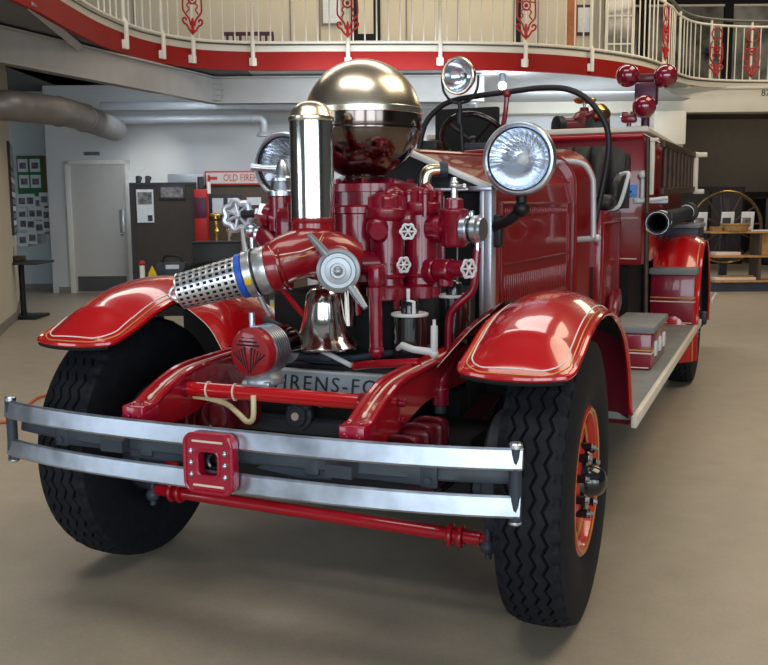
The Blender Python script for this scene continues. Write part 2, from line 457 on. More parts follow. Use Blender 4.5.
# centre plate with window
b = MB('badge_red', 'cream', 'gloss_black', 'steel')
def rrect(hw, hh, r, n=6):
    P = []
    for cx, cz, a0 in ((hw-r, hh-r, 0), (-hw+r, hh-r, 90), (-hw+r, -hh+r, 180), (hw-r, -hh+r, 270)):
        for i in range(n+1):
            a = math.radians(a0+90*i/n); P.append((cx+r*math.cos(a), cz+r*math.sin(a)))
    return P
yb, zc = -.652, .600
o_, i_ = rrect(.080, .086, .030), rrect(.033, .036, .016); n = len(o_)
for (A, B, ya, yb2) in ((o_, i_, yb, yb), (o_, o_, yb, yb+.03), (i_, i_, yb, yb+.03)):
    b.grid([[(p[0], ya, zc+p[1]) for p in A+A[:1]], [(p[0], yb2, zc+p[1]) for p in B+B[:1]]])
b.tube([(p[0]*.96, yb, zc+p[1]*.96) for p in o_], .006, 8, closed=True); b.tube([(p[0]*1.05, yb, zc+p[1]*1.05) for p in i_], .005, 8, closed=True)
for sx in (-1, 1):
    for k in (-1, 0, 1): b.use(3).ball((sx*.056, yb-.001, zc+k*.034), .0085, 12)
b.use(1)
for k in (-1, 1): b.tube([(-.050, yb-.002, zc+k*.064), (.050, yb-.002, zc+k*.064)], .0035, 6)
b.use(2).box((0, yb+.055, zc), (.10, .02, .11), .004)
b.use(2).ring((0, yb+.035, zc), (0, 1, 0), .022, .008, 20, 8)
b.build('badge_plate', bump, 'red riveted centre plate with rounded window')

# ---- front fenders
EP = lerp_path([(-.308, .846), (-.235, .868), (-.155, .894), (-.06, .930), (.05, .956), (.20, .968), (.36, .950), (.52, .900), (.65, .835), (.745, .750), (.81, .650), (.875, .505), (.90, .46)], 4)
def fender(sx):
    n = len(EP); rows = []; under = []
    for i, (y, z) in enumerate(EP):
        a = EP[max(0, i-1)]; c = EP[min(n-1, i+1)]; t = Vector((c[0]-a[0], c[1]-a[1])).normalized(); nn = Vector((-t.y, t.x))
        s_ = i/(n-1)
        cr_ = .070*min(1, (i/7.))**.7 if i < 7 else .070*(1 if s_ < .72 else max(.1, 1-(s_-.72)/.28))
        hw = .164*(1-.10*max(0, 1-i/3.)**2)
        row, und = [], []
        for k in range(41):
            w = -1+2*k/40; e = 1-abs(w)**2.3
            push = max(0, 1-i/4.)*.030*(e)      # the lip is bowed forward
            x = .783+hw*w; py = y+nn.x*cr_*e-push; pz = z+nn.y*cr_*e-push*.2
            row.append(Vector((sx*x, py, pz))); und.append(Vector((sx*(.783+hw*w*.975), py-nn.x*.016, pz-nn.y*.016)))
        rows.append(row); under.append(und)
    b = MB('red', 'gold', 'white', 'dark', 'maroon')
    b.grid(rows); b.use(3).grid(under[:34]); b.use(4).grid(under[33:])
    edge = [r[0] for r in rows][::-1] + rows[0][1:-1] + [r[-1] for r in rows]
    b.use(0).tube(edge, .010, 8)
    b.use(3).tube([p+Vector((0, 0, -.012)) for p in rows[0]], .008, 6)
    def surf(fi, fk):
        i, k = min(int(fi), n-2), min(int(fk), 39); a, c = fi-i, fk-k
        return (rows[i][k]*(1-c)+rows[i][k+1]*c)*(1-a)+(rows[i+1][k]*(1-c)+rows[i+1][k+1]*c)*a
    def stripe(d, r, m, i0, ci=3.2, ck=7.):
        P = [(fi, d) for fi in range(46, int(i0+ci), -1)]
        P += [(i0+ci*(1-math.sin(t)), d+ck*(1-math.cos(t))) for t in [PI/2*q/8 for q in range(9)]]
        P += [(i0, fk) for fk in range(int(d+ck)+1, int(40-d-ck), 2)]
        P += [(i0+ci*(1-math.cos(t)), 40-d-ck*(1-math.sin(t))) for t in [PI/2*q/8 for q in range(9)]]
        P += [(fi, 40-d) for fi in range(int(i0+ci)+1, 47)]
        b.use(m).tube([surf(*p)+Vector((0, -.0004, .0006)) for p in P], r, 6)
    stripe(1.7, .0021, 1, .5); stripe(3.3, .0022, 2, 1.15)
    return b
for sx in (1, -1): 
    f_ = fender(sx).build('front_fender', truck)
    if sx < 0: f_.location = (.022, .0, .018)
    # inner apron down to the frame
    b = MB('red', 'cream')
    P0 = [(-.62, .02, .975), (-.56, .05, .93), (-.49, .08, .86), (-.42, .06, .775)]
    P1 = [(-.62, .27, 1.00), (-.55, .26, .96), (-.48, .22, .90), (-.415, .16, .80)]
    P2 = [(-.62, .60, .93), (-.55, .60, .90), (-.48, .58, .86), (-.41, .55, .80)]
    P3 = [(-.62, .88, .60), (-.55, .88, .60), (-.48, .88, .62), (-.41, .88, .62)]
    rows = [[Vector((-sx*p[0] if sx > 0 else p[0], p[1], p[2])) for p in cr([Vector(q) for q in P], [0]*4, 4)[0]] for P in (P0, P1, P2, P3)]
    cols = [cr([rows[i][j] for i in range(4)], [0]*4, 5)[0] for j in range(len(rows[0]))]
    b.grid(cols); b.use(1).tube([c[0] for c in cols], .0015, 6)
    b.build('fender_apron', f_)

# ---- radiator shell and hood
b = MB('black', 'plate_grey', 'dark')
YR = .85
gab = [(-.375, .86), (.375, .86), (.375, 1.385), (0, 1.545), (-.375, 1.385)]
b.use(2).prism(gab, YR+.03, YR+.06, 'y')
b.use(0).prism([(-.36, 1.39), (.36, 1.39), (0, 1.535)], YR+.005, YR+.03, 'y')
for k in range(9): b.use(1).bx(-.25+.06*k-.002, -.25+.06*k+.002, YR+.024, YR+.031, .9, 1.36)
rad = b.build('radiator', truck, 'dark pointed radiator behind the pump')
b = MB('worn_chrome', 'white_metal', 'strip_grey')
for sx in (-1, 1):
    b.use(2).box((sx*.377, YR, 1.12), (.035, .07, .53), .008)
    b.use(2).box((sx*.352, YR-.01, 1.12), (.020, .05, .53), .006); b.use(0)
    b.box((sx*.345, YR, 1.385), (.10, .085, .022), .006)
    b.use(1).box((sx*.19, YR, 1.470), (.022, .08, .425), .006, Matrix.Rotation(sx*math.radians(-66.8), 3, 'Y'))
b.use(0).bx(-.30, .30, YR-.02, YR+.02, 1.376, 1.392, .004)
b.use(1).ball((0, YR, 1.552), .03, 16)
b.build('shell_trim', rad, 'chrome radiator shell edging')
# hood: gabled top, vertical sides from radiator to cowl
def hoodsec(t):
    return [(-(.385+.075*t), .84), (-(.385+.075*t), 1.33), (-(.375+.07*t), 1.385+.05*t), (-(.345+.06*t), 1.405+.055*t), (-.04, 1.535+.04*t), (0, 1.545+.04*t), (.04, 1.535+.04*t), (.345+.06*t, 1.405+.055*t), (.375+.07*t, 1.385+.05*t), (.385+.075*t, 1.33), (.385+.075*t, .84)]
b = MB('red_shaded', 'cream', 'gunmetal', 'red')
rows = [[(p[0], YR+.04+1.24*t, p[1]) for p in hoodsec(t)] for t in (0, .25, .5, .75, 1)]
b.grid(rows)
for sx in (-1, 1):
    A = lambda y, z, o=.004: (sx*(.385+.075*(y-.89)/1.24+o), y, z)
    for (y0, y1, z0, z1) in ((.97, 2.02, .88, 1.33),):
        for zz in (z0, z1, 1.075): b.use(0).tube([A(y0, zz), A(y1, zz)], .006, 6)
        for yy in (y0, y1): b.use(0).tube([A(yy, z0), A(yy, z1)], .006, 6)
    for row_z, hh in ((1.295, .034), (.965, .12)):
        for k in range(34):
            y = 1.02+.029*k; q = Vector(A(y, row_z, .001)); b.use(0).box(q, (.008, .011, hh), .003)
b.use(0).tube([(0, .88, 1.549), (0, 2.12, 1.589)], .010, 8)
hood = b.build('hood', truck, 'red gabled hood with louvred sides')
# cowl
def cowlsec(t):
    w = .475+.05*t; z = 1.60+.03*t; P = [(w, .80), (w, 1.0), (w, 1.2), (w, 1.40)]
    for i in range(1, 9):
        a = math.radians(90*i/8); P.append((w-.20+.20*math.cos(a), 1.42+(z-1.42)*math.sin(a)))
    P += [(.12, z+.01), (0, z+.015)]
    return P+[(-x, zz) for x, zz in P[-2::-1]]
b = MB('red_shaded', 'red')
S = [(2.11, 0), (2.16, .2), (2.30, .6), (2.42, 1)]
b.grid([[(p[0], y, p[1]) for p in cowlsec(t)] for y, t in S])
sec = cowlsec(0); inner = [(x*.92, z-.035 if z > 1.41 else z) for x, z in sec]
b.grid([[(p[0], 2.11, p[1]) for p in sec], [(p[0], 2.105, p[1]) for p in inner]])
b.prism(sec, 2.115, 2.13, 'y')
b.use(0).tube([(p[0], 2.11, p[1]) for p in sec], .010, 6)
cowl = b.build('cowl', truck)
# grab handles
for sx in (1, -1):
    b = MB('handle_grey'); b.tube([(sx*.36, 2.12, 1.545), (sx*.44, 2.115, 1.545), (sx*.515, 2.11, 1.525), (sx*.555, 2.11, 1.46), (sx*.562, 2.11, 1.40), (sx*.568, 2.11, 1.15)], .015, 10, smooth=4)
    b.tube([(sx*.44, 2.13, 1.137), (sx*.585, 2.11, 1.147)], .016, 10); b.ball((sx*.588, 2.11, 1.147), .021, 12); b.ball((sx*.36, 2.12, 1.545), .024, 12)
    b.build('grab_handle', truck, 'steel grab handle beside the cowl')
# windscreen hoop
b = MB('black', 'crimson')
b.tube([(-.43, 2.15, 1.58), (-.418, 2.15, 1.64), (-.382, 2.15, 1.77), (-.31, 2.15, 1.85), (-.22, 2.15, 1.893), (-.064, 2.15, 1.912), (.12, 2.15, 1.925), (.265, 2.15, 1.934), (.40, 2.15, 1.922), (.50, 2.16, 1.875), (.565, 2.17, 1.805), (.613, 2.18, 1.715), (.622, 2.19, 1.60), (.600, 2.2, 1.45), (.575, 2.2, 1.32), (.545, 2.2, 1.16)], .0155, 12, smooth=4)
b.use(1).tube([(.086, 2.15, 1.915), (.070, 2.16, 1.78), (.03, 2.2, 1.69), (-.03, 2.25, 1.61)], .014, 8, smooth=3); b.ball((.086, 2.15, 1.915), .024, 12); b.ball((.05, 2.17, 1.70), .028, 12)
b.build('windscreen_hoop', truck, 'black tubular hoop without glass')
# steering wheel
b = MB('gloss_black', 'black'); c = Vector((-.17, 2.38, 1.69)); dr = Vector((0, .75, .66)).normalized()
b.ring(c, dr, .185, .017, 40, 10)
F = frame_to(dr)
for k in range(4):
    a = PI/4+k*PI/2; b.use(1).tube([c-dr*.02, c+F @ Vector((.18*math.cos(a), .18*math.sin(a), 0))], .011, 8)
b.ball(c-dr*.01, .035, 14); b.cyl(c, c-dr*.30, .022, 12)
b.build('steering_wheel', truck)
b = MB('black', 'gunmetal'); b.box((-.37, 2.20, 1.655), (.12, .10, .06), .012); b.build('dashboard_box', truck)
b = MB('gunmetal'); b.box((-.10, 2.22, 1.645), (.14, .06, .04), .01); b.build('dashboard_gauge', truck)
# spot lamp
def lamp(mb, c, d, R, depth, mats=None):
    mb.lathe([(0, -depth), (R*.35, -depth*.97), (R*.72, -depth*.78), (R*.93, -depth*.45), (R*1.0, -depth*.1), (R*1.03, 0)], c, d, 36, caps=False)
d = Vector((-.22, -1, -.10)).normalized(); c = Vector((-.157, 2.05, 2.01))
b = MB('nickel_dark', 'black', 'nickel'); lamp(b, c, d, .088, .11); b.use(2).ring(c, d, .091, .010, 40, 8)
b.use(1).tube([c+Vector((-.10, .03, -.0)), c+Vector((-.092, .03, -.07)), c+Vector((-.05, .03, -.125)), c+Vector((0, .03, -.14)), c+Vector((.06, .03, -.125)), c+Vector((.098, .03, -.07)), c+Vector((.104, .03, 0))], .007, 8, smooth=3)
b.cyl(c+Vector((0, .03, -.14)), (-.145, 2.10, 1.60), .012, 10); b.cyl(c+Vector((-.002, .033, -.19)), c+Vector((-.002, .033, -.25)), .020, 10)
spot = b.build('spot_lamp', truck, 'small nickel spot lamp above the hoop')
b = MB('reflector'); b.lathe([(.082, -.004), (.07, -.03), (.04, -.06), (.015, -.07)], c, d, 32, caps=False); b.ball(c-d*.04, .016, 12); b.build('reflector', spot)
b = MB('lamp_glass'); b.lathe([(0, .012), (.04, .010), (.075, .004), (.084, 0), (.084, -.003), (.04, .006), (0, .008)], c, d, 32); b.build('lens', spot)

# headlights
for sx in (1, -1):
    c = Vector((sx*.516, .765, 1.495)); d = Vector((.03, -1, -.05)).normalized(); R = .137
    b = MB('worn_chrome', 'black', 'steel'); lamp(b, c, d, R*.97, .17)
    b.use(2).lathe([(R*.90, .012), (R*.94, .022), (R*1.0, .020), (R*1.045, .006), (R*1.05, -.012), (R*1.0, -.03), (R*.93, -.028)], c, d, 48, caps=False)
    b.use(1).lathe([(R*.93, .008), (R*.86, .009), (R*.86, .004), (R*.93, .0)], c, d, 48, caps=False)
    b.cyl(c+Vector((0, .04, -.13)), c+Vector((0, .045, -.195)), .022, 12); b.ball(c+Vector((0, .045, -.19)), .034, 14)
    b.tube([c+Vector((0, .045, -.19)), c+Vector((-sx*.05, .055, -.235)), c+Vector((-sx*.12, .075, -.26)), (sx*.39, .86, 1.22)], .021, 10, smooth=3)
    b.box((sx*.40, .865, 1.215), (.05, .05, .13), .01)
    hl = b.build('headlight', truck, 'large round chrome headlight with ribbed lens' if sx > 0 else 'chrome headlight half hidden by the pump cylinder')
    b = MB('reflector'); F = frame_to(d); rows = []
    for r_, h_ in ((.90, -.012), (.86, -.035), (.80, -.058), (.68, -.082), (.55, -.10), (.38, -.115), (.2, -.125), (.02, -.128)):
        row = []
        for k in range(181):
            a = 2*PI*k/180; q = Vector((R*r_*math.cos(a), R*r_*math.sin(a), h_)); w_ = F @ q
            wv = max(0, min(1, .35+w_.z/(R*.6)))
            row.append(c+w_+d*(.0035*math.cos(a*30)*wv*r_))
        rows.append(row)
    b.grid(rows)
    b.build('reflector', hl)
    b = MB('lamp_glass'); vs = []
    F = frame_to(d)
    rows = []
    for i in range(9):
        r = R*.9*i/8; row = []
        for k in range(97):
            a = 2*PI*k/96; rip = .0012*math.cos(a*30)*(i/8)
            row.append(c+F @ Vector((r*math.cos(a), r*math.sin(a), .024*(1-(i/8)**2)+rip)))
        rows.append(row)
    b.grid(rows)
    b.build('lens', hl); 
    b = MB('white_metal'); b.ball(c-d*.05, .026, 14); b.cyl(c-d*.12, c-d*.05, .012, 10); b.build('bulb', hl)

# dark arch panels and engine pan, added to blacken gaps under the frame
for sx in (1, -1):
    b = MB('dark'); b.prism([(.40, .86), (.62, .86), (.86, .60), (.90, .40), (.86, .40), (.55, .50), (.40, .50)], sx*.42, sx*.44); b.bx(sx*.42, sx*(.66 if sx > 0 else .945), .60, .62, .42, .875); b.build('wheel_arch_dark_panel', truck)
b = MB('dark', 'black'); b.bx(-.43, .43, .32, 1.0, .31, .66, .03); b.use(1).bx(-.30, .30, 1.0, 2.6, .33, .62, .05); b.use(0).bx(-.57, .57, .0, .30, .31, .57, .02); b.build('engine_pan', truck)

# =================================================================== PUMP AND FRONT PLUMBING
def flange(b, c, d, r, th=.022, bolts=8, br=.009):
    d = Vector(d).normalized(); c = Vector(c); b.lathe([(r-.004, 0), (r, .004), (r, th-.004), (r-.004, th)], c, d, 28)
    F = frame_to(d)
    for k in range(bolts):
        a = 2*PI*k/bolts; p = c+F @ Vector((r*.84*math.cos(a), r*.84*math.sin(a), 0)); b.cyl(p+d*(th-.002), p+d*(th+.010), br, 6)
def handwheel(name, c, d, R, parent, m='white_metal', stem=.05, lobes=6, th=.17):
    b = MB(m, 'steel'); d = Vector(d).normalized(); c = Vector(c); F = frame_to(d)
    P = [c+F @ Vector(((R*(1+.10*math.cos(lobes*t)))*math.cos(t), (R*(1+.10*math.cos(lobes*t)))*math.sin(t), 0)) for t in [2*PI*i/48 for i in range(48)]]
    b.tube(P, R*th, 8, closed=True)
    for k in range(lobes):
        a = 2*PI*k/lobes; b.tube([c, c+F @ Vector((R*math.cos(a), R*math.sin(a), 0))], [R*.15, R*.12], 8)
    b.ball(c, R*.30, 14); b.use(1).cyl(c, c-d*stem, R*.16, 10)
    return b.build(name, parent)

# round air dome
SC = Vector((-.004, .455, 1.640)); SR = .221
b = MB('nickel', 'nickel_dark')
pr = [(SR*math.cos(math.radians(a)), SR*math.sin(math.radians(a))) for a in range(10, 91, 4)] + [(0, SR)]
b.lathe([(SR*.985, SR*.10)]+pr, SC, (0, 0, 1), 64)
b.lathe([(SR*1.0, SR*.06), (SR*1.012, SR*.07), (SR*1.012, SR*.16), (SR*.995, SR*.175)], SC, (0, 0, 1), 64)
b.use(1)  # lower half coloured darker to stand in for its dark reflection
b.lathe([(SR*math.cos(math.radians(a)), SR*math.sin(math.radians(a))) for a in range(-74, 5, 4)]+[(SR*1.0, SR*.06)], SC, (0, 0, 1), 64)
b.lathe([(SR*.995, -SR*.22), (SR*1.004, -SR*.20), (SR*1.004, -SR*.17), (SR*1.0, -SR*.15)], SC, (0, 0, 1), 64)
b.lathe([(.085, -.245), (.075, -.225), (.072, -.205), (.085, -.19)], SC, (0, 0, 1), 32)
dome = b.build('air_dome', truck, 'large round nickel air dome, reflections coloured bright above its seam and dark below')
# polished cylinder
b = MB('chrome', 'nickel')
c = Vector((.005, .01, 1.279)); r = .0735
b.lathe([(r, 0), (r, .325), (r*.99, .331)], c, (0, 0, 1), 48)
b.use(1).lathe([(r*1.02, .318), (r*1.045, .323), (r*1.045, .332), (r*.98, .336), (r*.90, .354), (r*.66, .374), (r*.30, .384), (0, .386)], c, (0, 0, 1), 48)
b.build('air_cylinder', truck, 'tall polished chrome cylinder with domed brass cap')

# pump castings
pump_root = None
b = MB('crimson')
b.box((.0, .52, 1.20), (.46, .36, .32), .04, seg=3)
b.lathe([(.17, 1.28), (.17, 1.37), (.188, 1.372), (.188, 1.40), (.15, 1.408), (.10, 1.425)], (0, .49, 0), (0, 0, 1), 40)
for k in range(10):
    a = 2*PI*k/10; b.cyl((.168*math.cos(a), .49+.168*math.sin(a), 1.395), (.168*math.cos(a), .49+.168*math.sin(a), 1.418), .011, 6)
b.lathe([(.085, 1.05), (.085, 1.29), (.094, 1.294), (.094, 1.315), (.08, 1.322)], (.040, .29, 0), (0, 0, 1), 32)
b.lathe([(.10, 1.10), (.10, 1.33), (.11, 1.335), (.11, 1.36)], (-.17, .36, 0), (0, 0, 1), 32)
b.box((.10, .44, 1.12), (.42, .16, .20), .03)
pump = b.build('pump_body', truck, 'crimson cast pump body')
# upright valve towers
for k, (x, y, z1) in enumerate(((.170, .26, 1.325), (.262, .36, 1.345), (-.06, .50, 1.34))):
    b = MB('crimson')
    b.lathe([(.066, .985), (.072, .99), (.072, 1.03), (.060, 1.04), (.057, 1.06), (.060, 1.2), (.057, z1-.06), (.070, z1-.052), (.074, z1-.045), (.074, z1-.02), (.068, z1-.014), (.062, z1-.010), (.058, z1+.014), (.042, z1+.034), (.018, z1+.040), (0, z1+.040)], (x, y, 0), (0, 0, 1), 32)
    for j in range(7):
        a = 2*PI*j/7+.3; b.cyl((x+.060*math.cos(a), y+.060*math.sin(a), z1-.03), (x+.060*math.cos(a), y+.060*math.sin(a), z1+.026), .011, 6)
        if j % 2 == 0: b.cyl((x+.060*math.cos(a), y+.060*math.sin(a), .955), (x+.060*math.cos(a), y+.060*math.sin(a), .99), .012, 6)
    b.ring((x, y, 1.07), (0, 0, 1), .060, .008, 28, 8)
    b.build('valve_tower', pump)
b = MB('crimson')    # rocker-like lugs between the towers
b.tube([(.165, .26, 1.335), (.19, .28, 1.370), (.21, .30, 1.33)], [.024, .02, .024], 10, smooth=3)
b.tube([(.262, .36, 1.35), (.29, .35, 1.385), (.31, .34, 1.34)], [.022, .018, .022], 10, smooth=3)
for x, y in ((.205, .27), (.235, .31), (.30, .30), (.33, .37)): b.cyl((x, y, 1.28), (x, y, 1.362), .012, 8); b.ball((x, y, 1.364), .014, 10)
b.box((.21, .30, 1.275), (.11, .09, .06), .02)
b.build('valve_bonnet', pump)
# forward facing nozzles
b = MB('crimson')
b.cyl((.170, .26, 1.118), (.07, .17, 1.118), .043, 24, .004); b.lathe([(.046, 0), (.054, .006), (.054, .045), (.044, .050), (.043, .064), (.030, .074), (0, .076)], (.085, .185, 1.118), (-.62, -.78, 0), 28)
b.cyl((.155, .26, 1.20), (.175, .17, 1.23), .030, 16); b.ball((.155, .22, 1.24), .045, 16)
b.build('discharge_nozzle', pump)
b = MB('crimson')
b.cyl((.262, .36, 1.235), (.39, .33, 1.235), .038, 22); b.lathe([(.052, 0), (.052, .02), (.046, .024)], (.335, .34, 1.235), (1, -.1, 0), 24); b.lathe([(.048, 0), (.048, .03)], (.30, .35, 1.235), (1, -.1, 0), 24)
b.lathe([(.036, 1.172), (.044, 1.176), (.048, 1.184), (.048, 1.288), (.051, 1.292), (.051, 1.302), (.042, 1.306), (.032, 1.308), (.032, 1.338), (.024, 1.344), (0, 1.345)], (.398, .33, 0), (0, 0, 1), 30)
b.cyl((.398, .33, 1.235), (.45, .32, 1.235), .036, 20)
b.build('side_outlet', pump, 'crimson side outlet tee')
b = MB('steel', 'black')
b.lathe([(.044, 0), (.049, .005), (.049, .025), (.044, .030), (.044, .042), (.049, .046), (.049, .064), (.040, .070), (.040, .08)], (.430, .325, 1.235), (1, -.12, 0), 28)
b.use(1).lathe([(.0445, .031), (.047, .036), (.0445, .041)], (.430, .325, 1.235), (1, -.12, 0), 28)
b.use(0).box((.472, .30, 1.287), (.015, .025, .025), .004); b.cyl((.488, .315, 1.19), (.488, .315, 1.16), .010, 8)
b.build('hose_coupling', pump, 'silver hose coupling')
b = MB('silver'); b.cyl((.398, .33, 1.34), (.398, .33, 1.385), .012, 10); b.ball((.398, .33, 1.39), .017, 12); b.cyl((.398, .33, 1.38), (.438, .315, 1.383), .008, 8); b.ball((.440, .314, 1.383), .010, 8); b.cyl((.398, .33, 1.40), (.398, .33, 1.415), .012, 8)
b.build('relief_cock', pump, 'silver relief cock')
# lower pipe with handwheel
b = MB('crimson')
b.cyl((.27, .34, 1.085), (.455, .28, 1.10), .030, 18); b.lathe([(.040, 0), (.044, .005), (.044, .035), (.040, .04)], (.305, .325, 1.087), (.16, -.06, .01), 22); b.lathe([(.036, 0), (.040, .005), (.040, .06), (.036, .065)], (.345, .31, 1.09), (.16, -.06, .01), 22)
b.cyl((.375, .30, 1.095), (.375, .30, 1.035), .028, 18, .004)
b.build('drain_pipe', pump)
handwheel('handwheel', (.470, .275, 1.10), (1, -.62, .05), .030, pump, 'white_metal', .05)
handwheel('handwheel', (.278, .19, 1.230), (.25, -1, .12), .025, pump, 'white_metal', .08)
handwheel('handwheel', (.262, .19, 1.115), (.95, -.6, .0), .025, pump, 'white_metal', .06)
# long red pipes
b = MB('crimson'); b.tube([(.486, .32, 1.17), (.482, .31, 1.08), (.470, .31, 1.02), (.415, .30, .965), (.390, .30, .915), (.388, .30, .78)], .0145, 10, smooth=5); b.build('drain_tube', pump)
b = MB('crimson'); b.cyl((.222, .03, 1.045), (.225, .03, .835), .0225, 14); b.ball((.225, .03, .835), .027, 14); b.lathe([(.030, 0), (.030, .03)], (.222, .03, 1.02), (0, 0, 1), 14); b.box((.222, .05, 1.085), (.045, .08, .08), .015); b.build('suction_riser', pump)
b = MB('frame_red'); b.tube([(.135, .05, .775), (.2, .02, .79), (.40, -.03, .815)], .015, 10); b.build('brake_rod', truck)
b = MB('white_metal'); b.tube([(-.03, .10, .815), (.03, .06, .81), (.13, .03, .78)], .009, 8, smooth=3); b.build('control_rod', truck)
b = MB('crimson', 'gunmetal'); b.tube([(.41, .38, .78), (.43, .20, .77), (.435, .10, .74), (.435, .08, .70)], .017, 10, smooth=3); b.cyl((.435, .08, .715), (.435, .08, .655), .028, 14, .004); b.use(1).cyl((.435, .08, .655), (.435, .08, .63), .02, 12); b.build('shock_link', truck)
# centre manifold: elbow, strainer on its right, cap on its left
b = MB('elbow_red', 'cream', 'gold')
E0 = Vector((.005, .01, 1.20)); dS = Vector((-.905, -.30, -.235)).normalized(); dC = Vector((.34, -.93, -.02)).normalized()
b.lathe([(.088, 1.12), (.082, 1.15), (.074, 1.19), (.072, 1.262), (.075, 1.266), (.075, 1.279), (.072, 1.281)], (.005, .01, 0), (0, 0, 1), 36)
S1 = Vector((-.078, -.142, 1.116))
path = [Vector((.125, .05, 1.13)), Vector((.075, -.01, 1.160)), Vector((.01, -.065, 1.165)), Vector((-.035, -.115, 1.146)), S1]
b.tube(path, [.075, .080, .082, .079, .074], 30, smooth=6)
b.cyl(Vector((.08, .02, 1.145)), Vector((.135, -.085, 1.118)), .066, 28); b.ball((.07, -.01, 1.15), .088, 28)
b.lathe([(.078, -.02), (.080, -.016), (.080, .018), (.074, .022)], S1-dS*.02, dS, 32)
b.lathe([(.0815, -.003), (.0835, 0), (.0815, .003)], S1-dS*.052, dS, 32)
# painted line on the elbow
Fs = frame_to(dS)
def on_elbow(t, a, lift=.001):
    i = t*(len(path)-1); j = min(int(i), len(path)-2); u = i-j
    p = path[j].lerp(path[j+1], u); d = (path[j+1]-path[j]).normalized(); rr = [.075, .080, .082, .079, .074]; r = rr[j]*(1-u)+rr[j+1]*u
    x = Vector((0, 0, 1)); x = (x-d*x.dot(d)).normalized(); y = d.cross(x)
    return p+(r+lift)*(math.cos(a)*x+math.sin(a)*y)
for col, da, r in ((1, 0, .0022), (2, .20, .0020)):
    b.use(col); P = [on_elbow(t, -math.radians(a+42)-da) for t, a in ((.86, -12), (.86, 6), (.86, 22), (.75, 31), (.62, 34), (.50, 33), (.43, 28), (.40, 12), (.36, -6))]
    b.tube(P, r, 6)
man = b.build('inlet_elbow', truck, 'bright red inlet elbow below the chrome cylinder')
# collar and blue ring
b = MB('silver', 'black', 'yellow'); b.lathe([(.070, 0), (.079, .004), (.079, .038), (.076, .042), (.076, .048), (.080, .052), (.078, .078), (.070, .082)], S1-dS*.002, dS, 40)
b.use(1).lathe([(.0765, .042), (.0795, .044), (.0795, .049), (.0765, .051)], S1-dS*.002, dS, 40)
Fs = frame_to(dS)
def onr(r, a, h): return S1+Fs @ Vector((r*math.cos(a), r*math.sin(a), h))
best = min([2*PI*k/72 for k in range(72)], key=lambda a: (onr(.08, a, .06)-Vector((.35, -1.2, .86))).length)
q = onr(.080, best, .064); b.use(2).box(q, (.022, .022, .006), .002, frame_to(q-(S1+dS*.064)))
b.use(0)
best2 = best+math.radians(95)
for da in (95, -85):
    p = onr(.078, best+math.radians(da), .06); o = (p-(S1+dS*.06)).normalized(); b.tube([p, p+o*.035-dS*.004, p+o*.075-dS*.012], [.010, .008, .007], 8)
b.build('swivel_collar', man, 'silver swivel collar with two lugs')
b = MB('blue'); b.lathe([(.066, 0), (.074, .003), (.074, .022), (.066, .026)], S1+dS*.079, dS, 40); b.build('gasket_ring', man, 'blue gasket ring')
# strainer basket
b = MB('silver', 'dark'); S2 = S1+dS*.104; L = .205; NA, NH = 22, 9; vs = []; fs = []
for h in range(NH):
    for k in range(NA):
        a0, a1 = 2*PI*k/NA, 2*PI*(k+1)/NA; h0, h1 = L*h/NH, L*(h+1)/NH
        def q(a, hh): r = .068-.008*hh/L; return S2+Fs @ Vector((r*math.cos(a), r*math.sin(a), hh))
        m = .24; am0, am1, hm0, hm1 = a0+(a1-a0)*m, a1-(a1-a0)*m, h0+(h1-h0)*m, h1-(h1-h0)*m
        o = len(vs); vs += [q(a0, h0), q(a1, h0), q(a1, h1), q(a0, h1), q(am0, hm0), q(am1, hm0), q(am1, hm1), q(am0, hm1)]
        fs += [[o, o+1, o+5, o+4], [o+1, o+2, o+6, o+5], [o+2, o+3, o+7, o+6], [o+3, o, o+4, o+7]]
b.add(vs, fs)
b.lathe([(.060, L-.004), (.062, L), (.056, L+.004), (0, L+.005)], S2, dS, 32)
b.use(1).lathe([(.060, .0), (.053, L-.003), (0, L-.003)], S2, dS, 24)
b.use(0); e = S2+dS*(L+.018); b.ring(e, Vector((.4, -1, .3)), .020, .0065, 20, 8)
b.build('strainer', man, 'perforated chrome strainer basket', recalc=False)
# cap
b = MB('alu'); K = Vector((.150, -.10, 1.112))
b.lathe([(.062, -.03), (.070, -.02), (.072, .0), (.070, .012), (.060, .016), (.056, .012), (.044, .012), (.042, .020), (.026, .022), (.024, .014), (.016, .014), (.013, .030), (.005, .036), (0, .036)], K, dC, 40)
Fc = frame_to(dC)
for sgn in (1, -1):
    da = Fc @ Vector((-.50, .865, 0)) if False else None
    lug = Vector((-.05, 0, 0))
    right = Vector((0, 0, 1)).cross(dC).normalized() * 1.0; up_ = dC.cross(right).normalized()*1.0
    if up_.z < 0: up_ = -up_
    if right.x < 0: right = -right
    v = (-.60*right + .80*up_)*sgn
    b.tube([K+v*.062+dC*.0, K+v*.10+dC*.012, K+v*.148+dC*.034], [.016, .014, .009], 10)
b.build('blind_cap', man, 'grey blind cap with two lugs')

